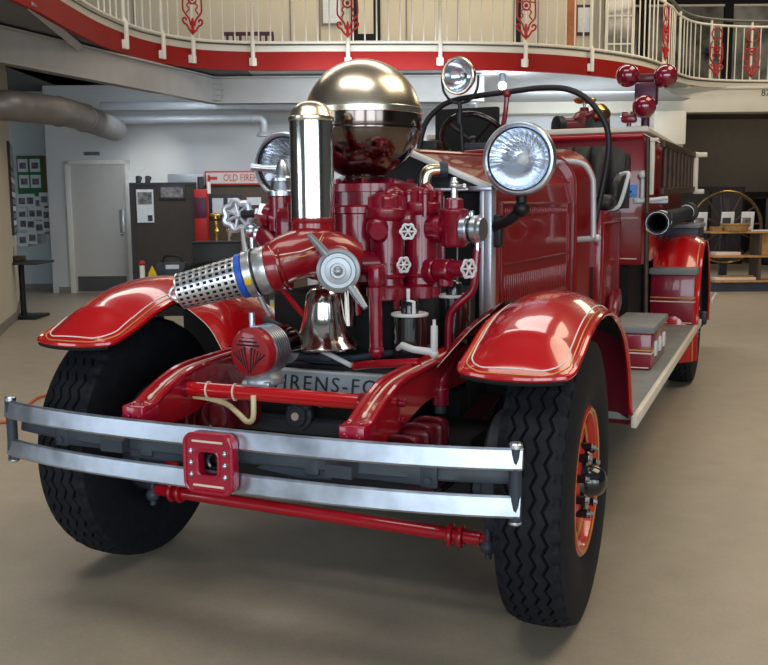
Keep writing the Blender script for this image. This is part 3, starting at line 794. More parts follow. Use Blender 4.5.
# left hand outlet with valve
b = MB('crimson')
X, Y = -.445, .60
b.lathe([(.062, 1.22), (.062, 1.36), (.058, 1.365)], (X+.01, Y, 0), (0, 0, 1), 28)
b.tube([(-.10, .52, 1.22), (-.30, .58, 1.24), (-.49, .585, 1.285)], [.065, .06, .042], 22, smooth=4)
b.lathe([(.058, 0), (.062, .004), (.062, .03), (.05, .034)], (-.40, .58, 1.262), (-.95, -.02, .2), 26); b.lathe([(.05, 0), (.05, .03)], (-.475, .585, 1.28), (-.95, 0, .2), 24)
b.tube([(-.10, .48, 1.12), (-.30, .52, 1.11), (-.42, .56, 1.13), (-.50, .585, 1.19), (-.53, .59, 1.20)], [.07, .062, .058, .052, .046], 22, smooth=5)
b.box((-.28, .56, 1.22), (.28, .18, .20), .05, seg=3)
lo = b.build('far_outlet', pump, 'crimson twin outlets on the far side')
b = MB('steel'); b.lathe([(.050, 1.36), (.064, 1.364), (.064, 1.382), (.052, 1.388), (.046, 1.42), (.050, 1.424), (.050, 1.436), (.034, 1.445), (.028, 1.47), (.020, 1.49), (.008, 1.51), (0, 1.512)], (X+.01, Y, 0), (0, 0, 1), 28)
b.tube([(X, Y, 1.475), (X-.07, Y-.02, 1.478), (X-.115, Y-.03, 1.483)], [.014, .013, .016], 10); b.cyl((X-.02, Y-.06, 1.44), (X-.02, Y-.02, 1.44), .016, 10)
b.build('outlet_cap', lo, 'steel valve cap on top of the outlet')
b = MB('steel', 'black'); b.lathe([(.040, 0), (.050, .004), (.050, .030), (.044, .034), (.026, .038), (.024, .05)], (-.50, .585, 1.287), (-.94, -.25, .12), 6); b.use(1).cyl((-.535, .578, 1.292), (-.61, .565, 1.290), .018, 12)
b.build('packing_nut', lo, 'steel hexagon packing nut')
handwheel('star_handwheel', (-.622, .555, 1.285), (.42, -1, .06), .056, lo, 'strip_grey', .05, 7, .24)
b = MB('steel'); b.lathe([(.030, 0), (.036, .004), (.036, .03), (.028, .034)], (-.53, .59, 1.20), (-.9, -.3, .2), 20); b.ball((-.572, .572, 1.222), .032, 16); b.cyl((-.572, .572, 1.22), (-.555, .56, 1.075), .012, 10); b.build('drain_cock', lo, 'steel drain cock with hanging lever')
b = MB('steel'); b.cyl((-.49, .64, 1.31), (-.49, .64, 1.38), .012, 10); b.ball((-.49, .64, 1.36), .022, 10); b.cyl((-.49, .64, 1.355), (-.45, .64, 1.35), .010, 8); b.build('pet_cock', lo)
# rods below the elbow
b = MB('frame_red'); b.tube([(-.17, .02, 1.08), (-.05, .10, .90), (-.03, .12, .86)], .010, 8); b.tube([(.055, .22, 1.08), (.065, .22, .93)], .020, 10); b.build('brace_rod', pump)
b = MB('nickel_dark'); b.cyl((.055, .16, 1.10), (.07, .14, .90), .028, 14); b.build('bell_post', pump)

# bell
b = MB('chrome', 'gloss_black'); bc = Vector((-.002, .095, .835))
b.lathe([(0, .20), (.026, .205), (.047, .198), (.060, .180), (.066, .15), (.073, .10), (.086, .055), (.106, .024), (.126, .006), (.131, -.002), (.126, -.008), (.11, .004), (.07, .05), (.05, .15), (0, .17)], bc, (0, 0, 1), 44)
b.use(0).ball(bc+Vector((0, 0, .215)), .018, 12)
b.use(1).ball(bc+Vector((0, 0, -.012)), .026, 12); b.cyl(bc+Vector((0, 0, .1)), bc, .008, 8)
b.build('bell', truck, 'chrome bell under the inlet elbow')
b = MB('gunmetal'); b.box((0, .12, .80), (.05, .06, .05), .01); b.box((0, .16, .775), (.20, .08, .03), .01); b.build('bell_bracket', truck)

# siren
b = MB('nickel_dark', 'steel', 'alu'); dV = Vector((-.10, -1, -.03)).normalized(); c = Vector((-.048, -.315, .866))
b.lathe([(.070, -.005), (.074, -.02), (.074, -.085), (.068, -.092), (.066, -.10), (.066, -.17), (.058, -.195), (.035, -.215), (0, -.222)], c, dV, 40)
b.use(1)
for k in range(7): b.ring(c-dV*(.026+.011*k), dV, .0765, .0034, 40, 6)
b.use(2).lathe([(.064, .762), (.066, .768), (.060, .785), (.045, .800), (.040, .825)], (-.040, -.262, 0), (0, 0, 1), 28); b.box((-.040, -.275, .765), (.10, .09, .02), .006)
b.use(1).cyl((-.075, -.27, .92), (-.075, -.27, .985), .010, 10)
sir = b.build('siren', truck, 'ribbed steel siren on the cross tube')
b = MB('siren_red', 'dark'); F = frame_to(dV)
b.lathe([(.076, -.022), (.079, -.012), (.079, .004), (.072, .016), (.050, .022), (0, .025)], c, dV, 40)
rt_ = F.col[0] if abs(F.col[0].z) < .5 else F.col[1]
rt_ = Vector((0, 0, 1)).cross(dV).normalized(); rt_ = rt_ if rt_.x > 0 else -rt_; up_ = dV.cross(rt_).normalized(); up_ = up_ if up_.z > 0 else -up_
b.use(1)
for sgn in (-1, 1):
    for k in range(5):
        x0, x1 = .006+.010*k, .012+.012*k; z1 = .030-.004*k; z0 = -.052+.014*k
        P = [c+dV*.0245+rt_*sgn*(.006+.0105*k)+up_*z1, c+dV*.0245+rt_*sgn*(.004+.005*k)+up_*(z0)]
        P = [c+dV*(.024-.0015*k)+rt_*sgn*(.014+.0115*k)+up_*(.020-.005*k), c+dV*(.0195+.0004*k)+rt_*sgn*(.004+.0085*k)+up_*(-.060+.010*k)]
        b.tube(P, .0036, 6)
for k, w in enumerate((.042, .034, .022)):
    b.tube([c+dV*(.0235-.002*k)+rt_*(-w)+up_*(.026+.011*k), c+dV*(.0235-.002*k)+rt_*w+up_*(.026+.011*k)], .0030, 6)
b.build('siren_grille', sir, 'round red siren grille with slots')

# dark works below the pump
b = MB('dark', 'black', 'gunmetal')
b.bx(-.33, .34, .30, .80, .60, 1.0, .03); b.bx(-.30, .30, .10, .5, .50, .68, .03); b.use(1).bx(-.32, .33, .14, .60, .70, .76, .02)
b.use(2).tube([(-.3, .1, .78), (.1, .12, .79), (.36, .2, .83)], .012, 8); b.tube([(-.3, .2, .90), (-.1, .16, .84), (-.05, .2, .74)], .015, 8)
b.build('crankcase', truck, 'black engine casing below the pump')
for k, (x, y, r, z1) in enumerate(((.295, .16, .062, .965), (.375, .40, .06, 1.01), (.20, .36, .06, .97))):
    b = MB('gloss_black', 'white_metal'); b.cyl((x, y, .76), (x, y, z1-.02), r, 28, .004); b.use(1).lathe([(r+.001, z1-.022), (r+.003, z1-.019), (r+.003, z1-.014), (r-.003, z1-.011), (r-.012, z1-.011), (r-.014, z1-.016)], (x, y, 0), (0, 0, 1), 30)
    b.use(0).lathe([(r*.5, z1-.03), (r*.5, z1+.02), (r*.42, z1+.03), (r*.2, z1+.04), (0, z1+.04)], (x, y, 0), (0, 0, 1), 20)
    if k == 0: b.use(1).tube([(x+.03, y-.04, z1-.01), (x+.03, y-.04, z1+.03), (x+.012, y-.045, z1+.035), (x+.012, y-.045, z1+.075)], .007, 6)
    b.build('oil_cup', truck, 'black canister with pale rim')
b = MB('white_metal'); b.tube([(.275, .10, .835), (.30, .08, .85), (.345, .06, .842), (.42, .06, .836)], [.009, .013, .012, .013], 12); b.cyl((.42, .06, .83), (.42, .06, .925), .012, 12); b.cyl((.42, .06, .925), (.42, .06, .945), .006, 8); b.ball((.42, .06, .83), .015, 12); b.build('water_elbow', truck, 'pale angled water pipe')
b = MB('nickel', 'gunmetal'); b.tube([(.135, .75, 1.38), (.135, .75, 1.425), (.15, .76, 1.457), (.21, .80, 1.462)], [.025, .025, .027, .024], 16, smooth=4); b.use(1).lathe([(.030, 0), (.030, .07)], (.135, .75, 1.32), (0, 0, 1), 18); b.lathe([(.034, 0), (.034, .03)], (.185, .785, 1.462), (1, .5, 0), 20)
b.build('radiator_hose', truck)
# name trough and filler
b = MB('plate_grey', 'gunmetal', 'white_metal')
rot = Matrix.Rotation(math.radians(-12), 3, 'X')
b.box((0, .06, .700), (.66, .014, .085), .004, rot); b.use(2).box((0, .068, .744), (.66, .03, .010), .003); b.use(1).box((0, .085, .70), (.64, .02, .09), .004)
b.use(1).text('AHRENS-FOX', .074, Matrix.Translation((.020, .0515, .700)) @ Matrix.Rotation(math.radians(90-12), 4, 'X'), .0025, 1.22)
b.build('name_plate', truck, 'grey name plate with engraved letters')
b = MB('gunmetal', 'cream', 'steel'); b.lathe([(.048, 0), (.050, .004), (.050, .03), (.038, .034), (.036, .05), (.020, .052), (0, .05)], (-.045, -.0, .600), (0, -1, .1), 28); b.use(1).lathe([(.014, .052), (.014, .056), (0, .056)], (-.045, 0, .600), (0, -1, .1), 16)
b.use(0)
for k in range(10):
    a = 2*PI*k/10; b.ball((-.045+.045*math.cos(a), -.028, .600+.045*math.sin(a)), .007, 8)
b.use(2).ball((.045, -.03, .655), .018, 10); b.build('starter_hub', truck, 'round black starting crank hub')
b = MB('dark', 'gunmetal', 'crimson'); b.bx(-.33, .33, .05, .35, .50, .65, .02); b.use(1).bx(-.34, .34, -.02, .05, .535, .585, .01); b.use(2).bx(.02, .30, -.30, -.22, .50, .53, .008)
b.tube([(.02, -.32, .555), (.30, -.22, .555)], .018, 8)
b.build('front_cross_member', truck)
# bits beside the wheel
b = MB('crimson', 'gunmetal'); b.box((-.52, -.10, .585), (.10, .08, .045), .01); b.use(1).cyl((-.47, -.1, .56), (-.47, -.1, .50), .012, 8); b.build('spring_clip', truck)

# =================================================================== BODY
b = MB('red_shaded', 'cream', 'dark', 'gunmetal')
# sill and driver compartment sides
for sx in (-1, 1):
    b.use(0).bx(sx*.50, sx*.56, 2.40, 3.10, .62, 1.29, .015)
    for z in (.70, .80, 1.22): b.tube([(sx*.562, 2.44, z), (sx*.562, 3.05, z)], .007, 6)
    b.tube([(sx*.562, 2.46, .70), (sx*.562, 2.46, 1.22)], .007, 6); b.tube([(sx*.562, 3.02, .70), (sx*.562, 3.02, 1.22)], .007, 6)
b.use(2).bx(-.52, .52, 2.35, 3.12, .60, .98)
b.use(0).bx(-.52, .52, 2.62, 3.08, .98, 1.29, .02)
b.build('cab_body', truck)
b = MB('crimson'); b.strip([(.90, .60), (1.3, .78), (2.0, .80), (2.45, .62), (2.7, .56)], [(.90, .50), (1.3, .50), (2.0, .50), (2.45, .50), (2.7, .50)], .42, .455); b.strip([(.90, .60), (1.3, .78), (2.0, .80), (2.45, .62), (2.7, .56)], [(.90, .50), (1.3, .50), (2.0, .50), (2.45, .50), (2.7, .50)], -.42, -.455); b.build('splash_plate', truck)
# hose bed
b = MB('red_shaded', 'trim_white', 'cream', 'dark', 'frame_red')
b.bx(-.69, .69, 3.10, 5.55, .95, 1.745, .012)
b.use(1).box((0, 3.10, 1.775), (1.42, .07, .035), .01); 
for sx in (-1, 1): b.box((sx*.69, 4.32, 1.772), (.05, 2.46, .030), .008)
b.use(2)
for z in (.99, 1.24): b.tube([(-.66, 3.095, z), (.66, 3.095, z)], .004, 6)
b.tube([(.40, 3.095, .99), (.40, 3.095, 1.66)], .005, 6)
b.use(4).tube([(-.68, 3.075, 1.735), (.68, 3.075, 1.735)], .022, 12)
b.use(3).bx(-.60, .60, 3.2, 5.5, .45, .96)
bed = b.build('hose_bed', truck, 'tall red hose body behind the seat')
b = MB('wood_dark', 'brass'); b.cyl((.735, 3.02, .52), (.715, 3.02, 1.72), .014, 10); b.use(1).ball((.725, 3.02, 1.17), .02, 10); b.build('corner_post', bed, 'slim dark post at the body corner')
b = MB('paper_blue', 'ink'); b.box((.60, 3.085, 1.405), (.105, .015, .075), .006); b.use(1)
for dx in (-.015, .015): b.ball((.60+dx, 3.077, 1.40), .008, 8)
b.build('blue_tag', bed, 'small blue plate')
b = MB('white_metal'); b.cyl((.69, 3.04, 1.36), (.69, 3.04, 1.49), .012, 8); b.ball((.69, 3.04, 1.50), .026, 12); b.box((.74, 3.06, 1.345), (.20, .03, .035), .008); b.tube([(.66, 3.04, 1.34), (.84, 3.04, 1.36)], .012, 8); b.build('ladder_bracket', bed, 'white ladder bracket')
b = MB('trim_white'); b.box((.735, 3.10, 1.55), (.028, .03, .34), .006); b.box((.73, 3.10, 1.71), (.08, .04, .02), .004); b.build('ladder_rest', bed, 'white painted ladder rest')
# seat
b = MB('leather')
def tufted(x0, x1, y, z0, z1):
    rows = []
    for i in range(15):
        v = i/14; row = []
        for j in range(41):
            u = j/40
            puff = .05*abs(math.sin(PI*u*5))**.6*(math.sin(PI*min(1, max(0, v*.96+.02)))**.5)+.015
            edge = min(1, 6*min(u, 1-u))**.5
            zt = z0+(z1-z0)*v - (.05*(1-edge) if v > .8 else 0)
            row.append((x0+(x1-x0)*u, y-puff*edge+.10*v-.05*abs(2*u-1)**6, zt))
        rows.append(row)
    b.grid(rows)
    b.grid([rows[-1], [(p[0], p[1]+.13, p[2]-.03) for p in rows[-1]], [(p[0], y+.2, z0) for p in rows[-1]]])
tufted(.06, .60, 2.90, 1.30, 1.675)
tufted(-.60, -.06, 2.90, 1.30, 1.66)
for x in (.06, .60, -.60, -.06): b.prism([(2.88, 1.30), (3.06, 1.30), (3.08, 1.60), (2.98, 1.63)], x-.012, x+.012)
seat = b.build('seat_back', truck, 'black tufted leather seat back')
b = MB('leather'); b.box((.33, 2.80, 1.335), (.52, .46, .09), .04, seg=4); b.build('seat_cushion', truck)
b = MB('leather'); b.box((-.33, 2.80, 1.335), (.52, .46, .09), .04, seg=4); b.build('seat_cushion', truck)
b = MB('leather'); b.tube([(.575, 2.98, 1.50), (.580, 2.86, 1.48), (.575, 2.78, 1.43), (.565, 2.76, 1.32)], [.04, .035, .03, .03], 14, smooth=4); b.build('seat_arm', truck)
b = MB('leather'); b.tube([(-.575, 2.98, 1.50), (-.580, 2.86, 1.48), (-.575, 2.78, 1.43), (-.565, 2.76, 1.32)], [.04, .035, .03, .03], 14, smooth=4); b.build('seat_arm', truck)
b = MB('white_metal'); b.tube([(.60, 2.76, 1.495), (.650, 2.72, 1.50), (.645, 2.70, 1.45), (.615, 2.70, 1.34), (.585, 2.70, 1.30), (.50, 2.70, 1.295)], .012, 8, smooth=4); b.build('seat_rail', truck, 'white metal rail beside the seat')
b = MB('dark'); b.box((-.405, 2.99, 1.79), (.42, .05, .30), .01); b.build('seat_screen', truck, 'flat black panel behind the steering wheel')
# running boards
for sx in (1, -1):
    b = MB('tread_grey', 'gunmetal'); b.box((sx*.72, 2.52, .490), (.50, 3.30, .030), .004); b.use(1).bx(sx*.50, sx*.94, .9, 4.1, .455, .476)
    rbd = b.build('running_board', truck)
    b = MB('trim_white'); b.box((sx*.972, 2.50, .483), (.022, 3.40, .046), .004); b.build('edge_trim', rbd, 'pale metal edge trim')
# rear fenders
def rfender(sx):
    b = MB('red', 'gold', 'dark', 'tread_grey', 'gunmetal'); rows = []; und = []
    for i in range(27):
        a = math.radians(200-205*i/26); R = .60
        y, z = WB+R*math.cos(a), RT_+R*math.sin(a)
        if i == 0: z += 0
        row = []; u_ = []
        for k in range(13):
            w = -1+2*k/12; cr_ = .05*(1-abs(w)**2.5); rr = R+cr_
            row.append(Vector((sx*(.82+.155*w), WB+rr*math.cos(a), RT_+rr*math.sin(a)))); u_.append(Vector((sx*(.82+.15*w), WB+(rr-.014)*math.cos(a), RT_+(rr-.014)*math.sin(a))))
        rows.append(row); und.append(u_)
    b.grid(rows); b.use(2).grid(und); b.use(0).tube([r[-1] for r in rows], .009, 6); b.tube([r[0] for r in rows], .009, 6)
    b.use(1).tube([r[-2]+Vector((sx*.001, 0, .002)) for r in rows], .004, 6)
    b.use(0).bx(sx*.67, sx*.70, 3.86, 5.04, .52, 1.0)
    return b
for sx in (1, -1):
    f_ = rfender(sx).build('rear_fender', truck)
    b = MB('tread_grey', 'gunmetal'); b.box((sx*.80, 4.72, 1.165), (.26, .60, .03), .006); b.use(1).box((sx*.80, 4.72, 1.115), (.24, .57, .07), .006); b.build('fender_step', f_, 'grey step on the rear fender')
b = MB('tread_grey', 'trim_white'); b.box((0, 5.90, .50), (1.90, .62, .03), .004); b.use(1).box((.965, 5.90, .50), (.02, .66, .04), .004); b.box((-.965, 5.90, .50), (.02, .66, .04), .004); b.build('tail_step', truck)
b = MB('black'); b.box((.985, 4.30, .50), (.05, .10, .09), .01); b.build('step_bracket', truck)
b = MB('dark'); b.cyl((-.8, WB, RT_), (.8, WB, RT_), .06, 12); b.build('rear_axle', truck)
# boxes on the running board
def box_on_board(name, x0, x1, y0, y1, z0, z1, th, label):
    b = MB('crimson', 'cream', 'gold'); b.bx(x0, x1, y0, y1, z0, z1, .008)
    for z, m in ((z0+(z1-z0)*.46, 1), (z0+(z1-z0)*.54, 2)):
        b.use(m).tube([(x0, y0-.002, z), (x1+.002, y0-.002, z), (x1+.002, y1, z)], .004, 6)
    b.use(1).tube([(x0+.01, y0-.002, z0+.012), (x1-.01, y0-.002, z0+.012)], .003, 6)
    o = b.build(name, truck, label)
    b = MB('tread_grey', 'steel'); b.bx(x0-.012, x1+.012, y0-.012, y1+.012, z1, z1+th, .008); b.build('box_lid', o, 'grey lid')
    return o
o = box_on_board('step_box', .70, .905, 1.87, 2.50, .506, .688, .034, 'low red step box with grey lid on the running board')
for y in (2.0, 2.18, 2.36): MB('white_metal').box((.912, y, .60), (.014, .06, .075), .005).build('latch', o)
box_on_board('tool_box', .665, .955, 3.80, 4.02, .506, .845, .045, 'tall red tool box with grey lid before the rear fender')
b = MB('crimson'); b.box((.60, 2.55, .66), (.06, .46, .10), .01, Matrix.Rotation(math.radians(38), 3, 'X')); b.build('pedal_plate', truck)

# warning lights on a post at the body corner
b = MB('purple_paint', 'maroon'); b.box((.682, 3.16, 1.985), (.13, .12, .13), .015); b.cyl((.68, 3.16, 1.76), (.68, 3.16, 1.93), .025, 12); b.use(1).box((.683, 3.16, 2.085), (.16, .06, .05), .01)
wl = b.build('warning_light', truck, 'three red warning globes on a corner post')
for x, y, z in ((.572, 3.12, 2.10), (.795, 3.12, 2.085), (.684, 3.05, 1.905)):
    b = MB('lens_red', 'purple_paint'); b.ball((x, y, z), .070, 24); b.use(1).lathe([(.062, 0), (.066, .03), (.04, .05)], (x, y+.01, z), (0, 1, 0), 24); b.build('globe', wl)
b = MB('crimson'); b.box((.585, 3.14, 1.845), (.09, .06, .05), .012); b.cyl((.585, 3.14, 1.79), (.585, 3.14, 1.85), .014, 10); b.box((.56, 3.14, 1.875), (.03, .05, .02), .004); b.box((.61, 3.14, 1.875), (.03, .05, .02), .004); b.build('lamp_bracket', bed)

# =================================================================== THINGS CARRIED BY THE ENGINE
def carried(name, label, cat, base, group=None): return thing(name, label, cat, base, group)
# deck valve
t = carried('hydrant_valve', 'red brass-wheeled hydrant valve on top of the hose body', 'valve', (.28, 3.30, 1.745))
b = MB('old_red', 'brass'); b.lathe([(.07, 1.745), (.07, 1.765), (.045, 1.78), (.045, 1.82), (.075, 1.84), (.08, 1.87), (.06, 1.905), (.03, 1.92), (.026, 1.94)], (.28, 3.30, 0), (0, 0, 1), 24)
b.cyl((.12, 3.28, 1.825), (.44, 3.28, 1.825), .055, 20); b.tube([(.30, 3.28, 1.86), (.37, 3.24, 1.88), (.40, 3.22, 1.87)], .045, 16)
b.build('valve_body', t)
b = MB('black'); b.lathe([(.055, 0), (.066, .01), (.066, .05), (.05, .055)], (.15, 3.27, 1.825), (-.75, -.65, 0), 24); b.build('outlet', t, 'black hose outlet')
b = MB('black'); b.lathe([(.05, 0), (.06, .01), (.06, .05), (.05, .055)], (.36, 3.26, 1.82), (.15, -1, 0), 24); b.build('outlet', t, 'black hose outlet')
b = MB('brass'); b.lathe([(.045, 0), (.056, .008), (.056, .04), (.045, .045), (.02, .05), (0, .055)], (.39, 3.23, 1.885), (.7, -.55, .45), 24); b.build('outlet_cap', t, 'brass cap')
handwheel('brass_wheel', (.28, 3.30, 1.985), (0, .1, 1), .06, t, 'brass', .07, 5)
# ladder
t = carried('wooden_ladder', 'dark wooden ladder hung on edge along the hose body', 'ladder', (.76, 4.4, 1.40))
def LP(y, k): u = (y-3.26)/2.45; return Vector((.775, y, (1.40+.055*u) if k == 0 else (1.695+.050*u)))
for k in (0, 1):
    b = MB('wood_dark'); p0, p1 = LP(3.28, k), LP(5.66, k); d = p1-p0
    b.box((p0+p1)/2, (.032, d.length, .045), .006, Matrix.Rotation(math.atan2(d.z, d.y), 3, 'X')); b.build('ladder_rail', t)
ys = [3.42+.285*i for i in range(8)]
for y in ys:
    b = MB('wood_dark'); b.cyl(LP(y, 0), LP(y, 1), .018, 10); b.build('rung', t)
b = MB('trim_white'); p = LP(5.68, 0); q = LP(5.68, 1); b.box((p+q)/2+Vector((.01, 0, .0)), (.05, .05, .34), .008); b.box(q+Vector((.05, 0, 0)), (.11, .06, .04), .008); b.box(p+Vector((.045, 0, -.02)), (.09, .06, .04), .008); b.build('end_iron', t, 'white end iron')
# suction hose
t = carried('suction_hose', 'black rigid suction hose with round open coupling beside the ladder', 'hose', (.86, 3.6, 1.17))
b = MB('hose_black', 'dark'); a, e = Vector((.862, 2.36, 1.222)), Vector((.815, 4.75, 1.262)); d = (e-a).normalized()
b.lathe([(.0465, 0), (.050, .05), (.050, 2.20), (.046, 2.39)], a, d, 28, caps=False)
for k in range(40): b.ring(a+d*(.3+.05*k), d, .0495, .0045, 24, 6)
b.build('hose_body', t)
b = MB('hose_black', 'dark', 'steel'); b.lathe([(.046, .012), (.050, -.002), (.062, -.004), (.064, .010), (.064, .09), (.056, .10), (.056, .16), (.050, .17)], a-d*.02, d, 32, caps=False)
b.use(1).lathe([(.0455, .012), (.044, .5), (0, .5)], a-d*.02, d, 28, caps=False); b.use(2).ring(a-d*.022, d, .059, .0018, 36, 6)
for k in range(3):
    A_ = 2*PI*k/3+.5; F = frame_to(d); p = a+F @ Vector((.064*math.cos(A_), .064*math.sin(A_), .12)); b.use(0).box(p, (.03, .03, .05), .006)
b.build('coupling', t)
b = MB('hose_black'); b.lathe([(.05, 0), (.075, .01), (.078, .03), (.078, .11), (.06, .13), (0, .135)], e-d*.05, d, 28); b.build('tail_coupling', t)
b = MB('white_metal', 'crimson'); 
for y in (2.62, 4.6): b.use(0).ring((.857-.045*(y-2.36)/2.4, y, 1.226+.04*(y-2.36)/2.4), (0, 1, 0), .053, .005, 24, 6); b.use(1).bx(.68, .83, 4.585, 4.615, 1.13, 1.16)
b.build('hose_clamp', truck)

# =================================================================== THE HALL (u right, v away from the viewer, z up)
R_ = lambda u, v, z=0: ROOM @ Vector((u, v, z))
def proj_px(p):
    q = Vector(p)-CAM; return 384+FPX*q.dot(RT)/q.dot(FW), 332.5-FPX*q.dot(UPV)/q.dot(FW)
def RB(*m): return MB(*m, X=ROOM)
def rthing(name, label, cat, u, v, z, group=None): return thing(name, label, cat, R_(u, v, z), group)

struct(RB('floor').bx(-16, 16, -8, 30, -.2, 0), 'floor')
struct(RB('ceiling_paint').bx(-16, 16, -8, 30, 6.9, 7.1), 'ceiling')
struct(RB('wall_paint').bx(-5.22, 1.5, 14.9, 15.1, 0, 3.26), 'wall_back')
struct(RB('wall_blue').bx(-9, -5.22, 15.6, 15.8, 0, 3.26), 'wall_notice')
struct(RB('wall_paint').prism([(-5.22, 14.9), (-5.32, 14.9), (-5.58, 15.6), (-5.30, 15.62)], 0, 3.26, 'z'), 'wall_corner')
struct(RB('wall_cream').prism([(-5.36, 13.62), (-4.50, 11.3), (-3.9, 9.0), (-4.2, 9.0), (-4.8, 11.3), (-5.6, 13.62)], 0, 3.26, 'z'), 'wall_left')
struct(RB('base_trim').prism([(-5.34, 13.63), (-4.48, 11.3), (-3.88, 9.0), (-3.9, 9.0), (-4.50, 11.3), (-5.36, 13.62)], 0, .10, 'z'), 'baseboard_left')
b = RB('base_trim'); b.bx(-5.22, -5.02, 14.885, 14.9, 0, .10); b.bx(-4.0, 1.5, 14.885, 14.9, 0, .10); struct(b, 'baseboard_back')
struct(RB('base_trim').bx(-9, -5.5, 15.585, 15.6, 0, .10), 'baseboard_notice')
struct(RB('wall_paint').bx(1.5, 5.65, 18.2, 18.4, 0, 3.06), 'wall_rear')
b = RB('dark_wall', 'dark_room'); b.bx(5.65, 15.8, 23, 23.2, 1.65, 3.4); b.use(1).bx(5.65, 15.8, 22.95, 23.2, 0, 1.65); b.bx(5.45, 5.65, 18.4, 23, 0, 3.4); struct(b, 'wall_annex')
struct(RB('dark_wall').bx(5.4, 15.8, 18.1, 23.2, 3.40, 3.5), 'ceiling_annex')
b = RB('beam_white'); b.bx(5.02, 5.62, 17.5, 18.2, 2.45, 3.06, .02); b.bx(5.10, 5.60, 17.6, 18.2, 0, 2.45); struct(b, 'wall_pillar')
b = RB('beam_white', 'ink'); b.bx(1.5, 15.8, 17.8, 18.2, 3.06, 3.50, .01); b.bx(1.5, 15.8, 17.74, 18.2, 3.48, 3.53, .005)
b.use(1).text('87', .17, Matrix.Translation((7.18, 17.793, 3.40)) @ Matrix.Rotation(PI/2, 4, 'X'), .003)
struct(b, 'trim_beam')
# shell out of view
b = RB('front_paint'); b.bx(-16, 16, -8.2, -8, 0, 6.9); struct(b, 'wall_front')
struct(RB('front_paint').bx(15.8, 16, -8, 30, 0, 6.9), 'wall_right')
struct(RB('front_paint').bx(-16.2, -16, -8, 30, 0, 6.9), 'wall_far_left')
struct(RB('dark_wall').bx(-16, 16, 29.8, 30, 0, 6.9), 'wall_end')

# steel beam under the gallery
def beam(b, pts, z0, z1):
    for (u0, v0), (u1, v1) in zip(pts, pts[1:]):
        d = Vector((u1-u0, v1-v0)).normalized(); n = Vector((-d.y, d.x))
        for w, za, zb in ((.012, z0, z1), (.075, z0, z0+.02), (.075, z1-.02, z1)):
            b.prism([(u0+n.x*w, v0+n.y*w), (u1+n.x*w, v1+n.y*w), (u1-n.x*w, v1-n.y*w), (u0-n.x*w, v0-n.y*w)], za, zb, 'z')
b = RB('beam_grey'); beam(b, [(-4.75, 7.6), (-4.1, 9.9), (-2.48, 14.0), (1.5, 14.0)], 2.86, 3.24)
b.bx(-2.6, -2.36, 13.93, 13.96, 2.9, 3.2)
for k in range(3):
    for j in range(2): b.cyl((-2.42+.08*j, 13.93, 2.98+.08*k), (-2.42+.08*j, 13.90, 2.98+.08*k), .016, 8)
struct(b, 'trim_girder')

# gallery: slab, red fascia
CUR = [(-5.1, 5.6), (-4.1, 7.0), (-3.55, 8.2), (-3.38, 9.3), (-3.36, 10.4), (-3.30, 11.4), (-3.08, 12.4), (-2.60, 13.1), (-1.9, 13.38), (-1.1, 13.42), (0.2, 13.45), (1.4, 13.55), (2.4, 13.8), (3.3, 14.3), (4.1, 15.0), (4.75, 15.9), (5.2, 16.75), (5.75, 17.4), (6.6, 17.75), (7.8, 17.85), (9.2, 17.85), (11.5, 17.85)]
cv, _ = cr([Vector((p[0], p[1], 0)) for p in CUR], [0]*len(CUR), 8)
cv = [(p.x, p.y) for p in cv]
def off(i, d):
    a, c = cv[max(0, i-1)], cv[min(len(cv)-1, i+1)]; t = Vector((c[0]-a[0], c[1]-a[1])).normalized(); return (cv[i][0]-t.y*d, cv[i][1]+t.x*d)
iR = max(i for i, p in enumerate(cv) if p[0] < 4.75 and p[1] < 16)
b = RB('fascia_red'); out = [off(i, 0) for i in range(len(cv))]; inn = [off(i, .06) for i in range(len(cv))]
b.grid([[(p[0], p[1], z) for p in out[:iR]] for z in (3.25, 3.50)]); b.grid([[(p[0], p[1], z) for p in inn[:iR]] for z in (3.25, 3.50)])
b.grid([[(p[0], p[1], 3.25) for p in out[:iR]], [(p[0], p[1], 3.25) for p in inn[:iR]]])
struct(b, 'trim_fascia')
b = RB('beam_white', 'rail_dark'); b.grid([[(p[0], p[1], z) for p in [off(i, .03) for i in range(len(cv))]] for z in (3.50, 3.60)])
b.use(1).tube([(*off(i, .03), 3.60) for i in range(0, len(cv), 2)], .012, 6); struct(b, 'trim_kerb')
b = RB('soffit', 'beam_grey', 'soffit_lit')
for i in range(len(cv)-1):
    p, q = off(i, .04), off(i+1, .04)
    if p[1] > 17.3: continue
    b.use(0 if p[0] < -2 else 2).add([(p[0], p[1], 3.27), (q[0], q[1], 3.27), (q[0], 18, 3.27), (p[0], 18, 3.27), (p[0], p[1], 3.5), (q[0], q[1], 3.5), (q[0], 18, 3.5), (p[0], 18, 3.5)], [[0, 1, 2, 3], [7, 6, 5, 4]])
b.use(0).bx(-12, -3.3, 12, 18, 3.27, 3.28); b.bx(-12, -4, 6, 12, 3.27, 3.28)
b.use(1)
for (p0, p1) in (((-3.42, 9.3, 3.30), (-3.55, 11.2, 3.22)), ((-3.33, 12.2, 3.27), (-3.38, 13.2, 3.16))):
    P0, P1 = Vector(p0), Vector(p1); b.tube([P0, P1], .06, 4)
struct(b, 'ceiling_gallery')

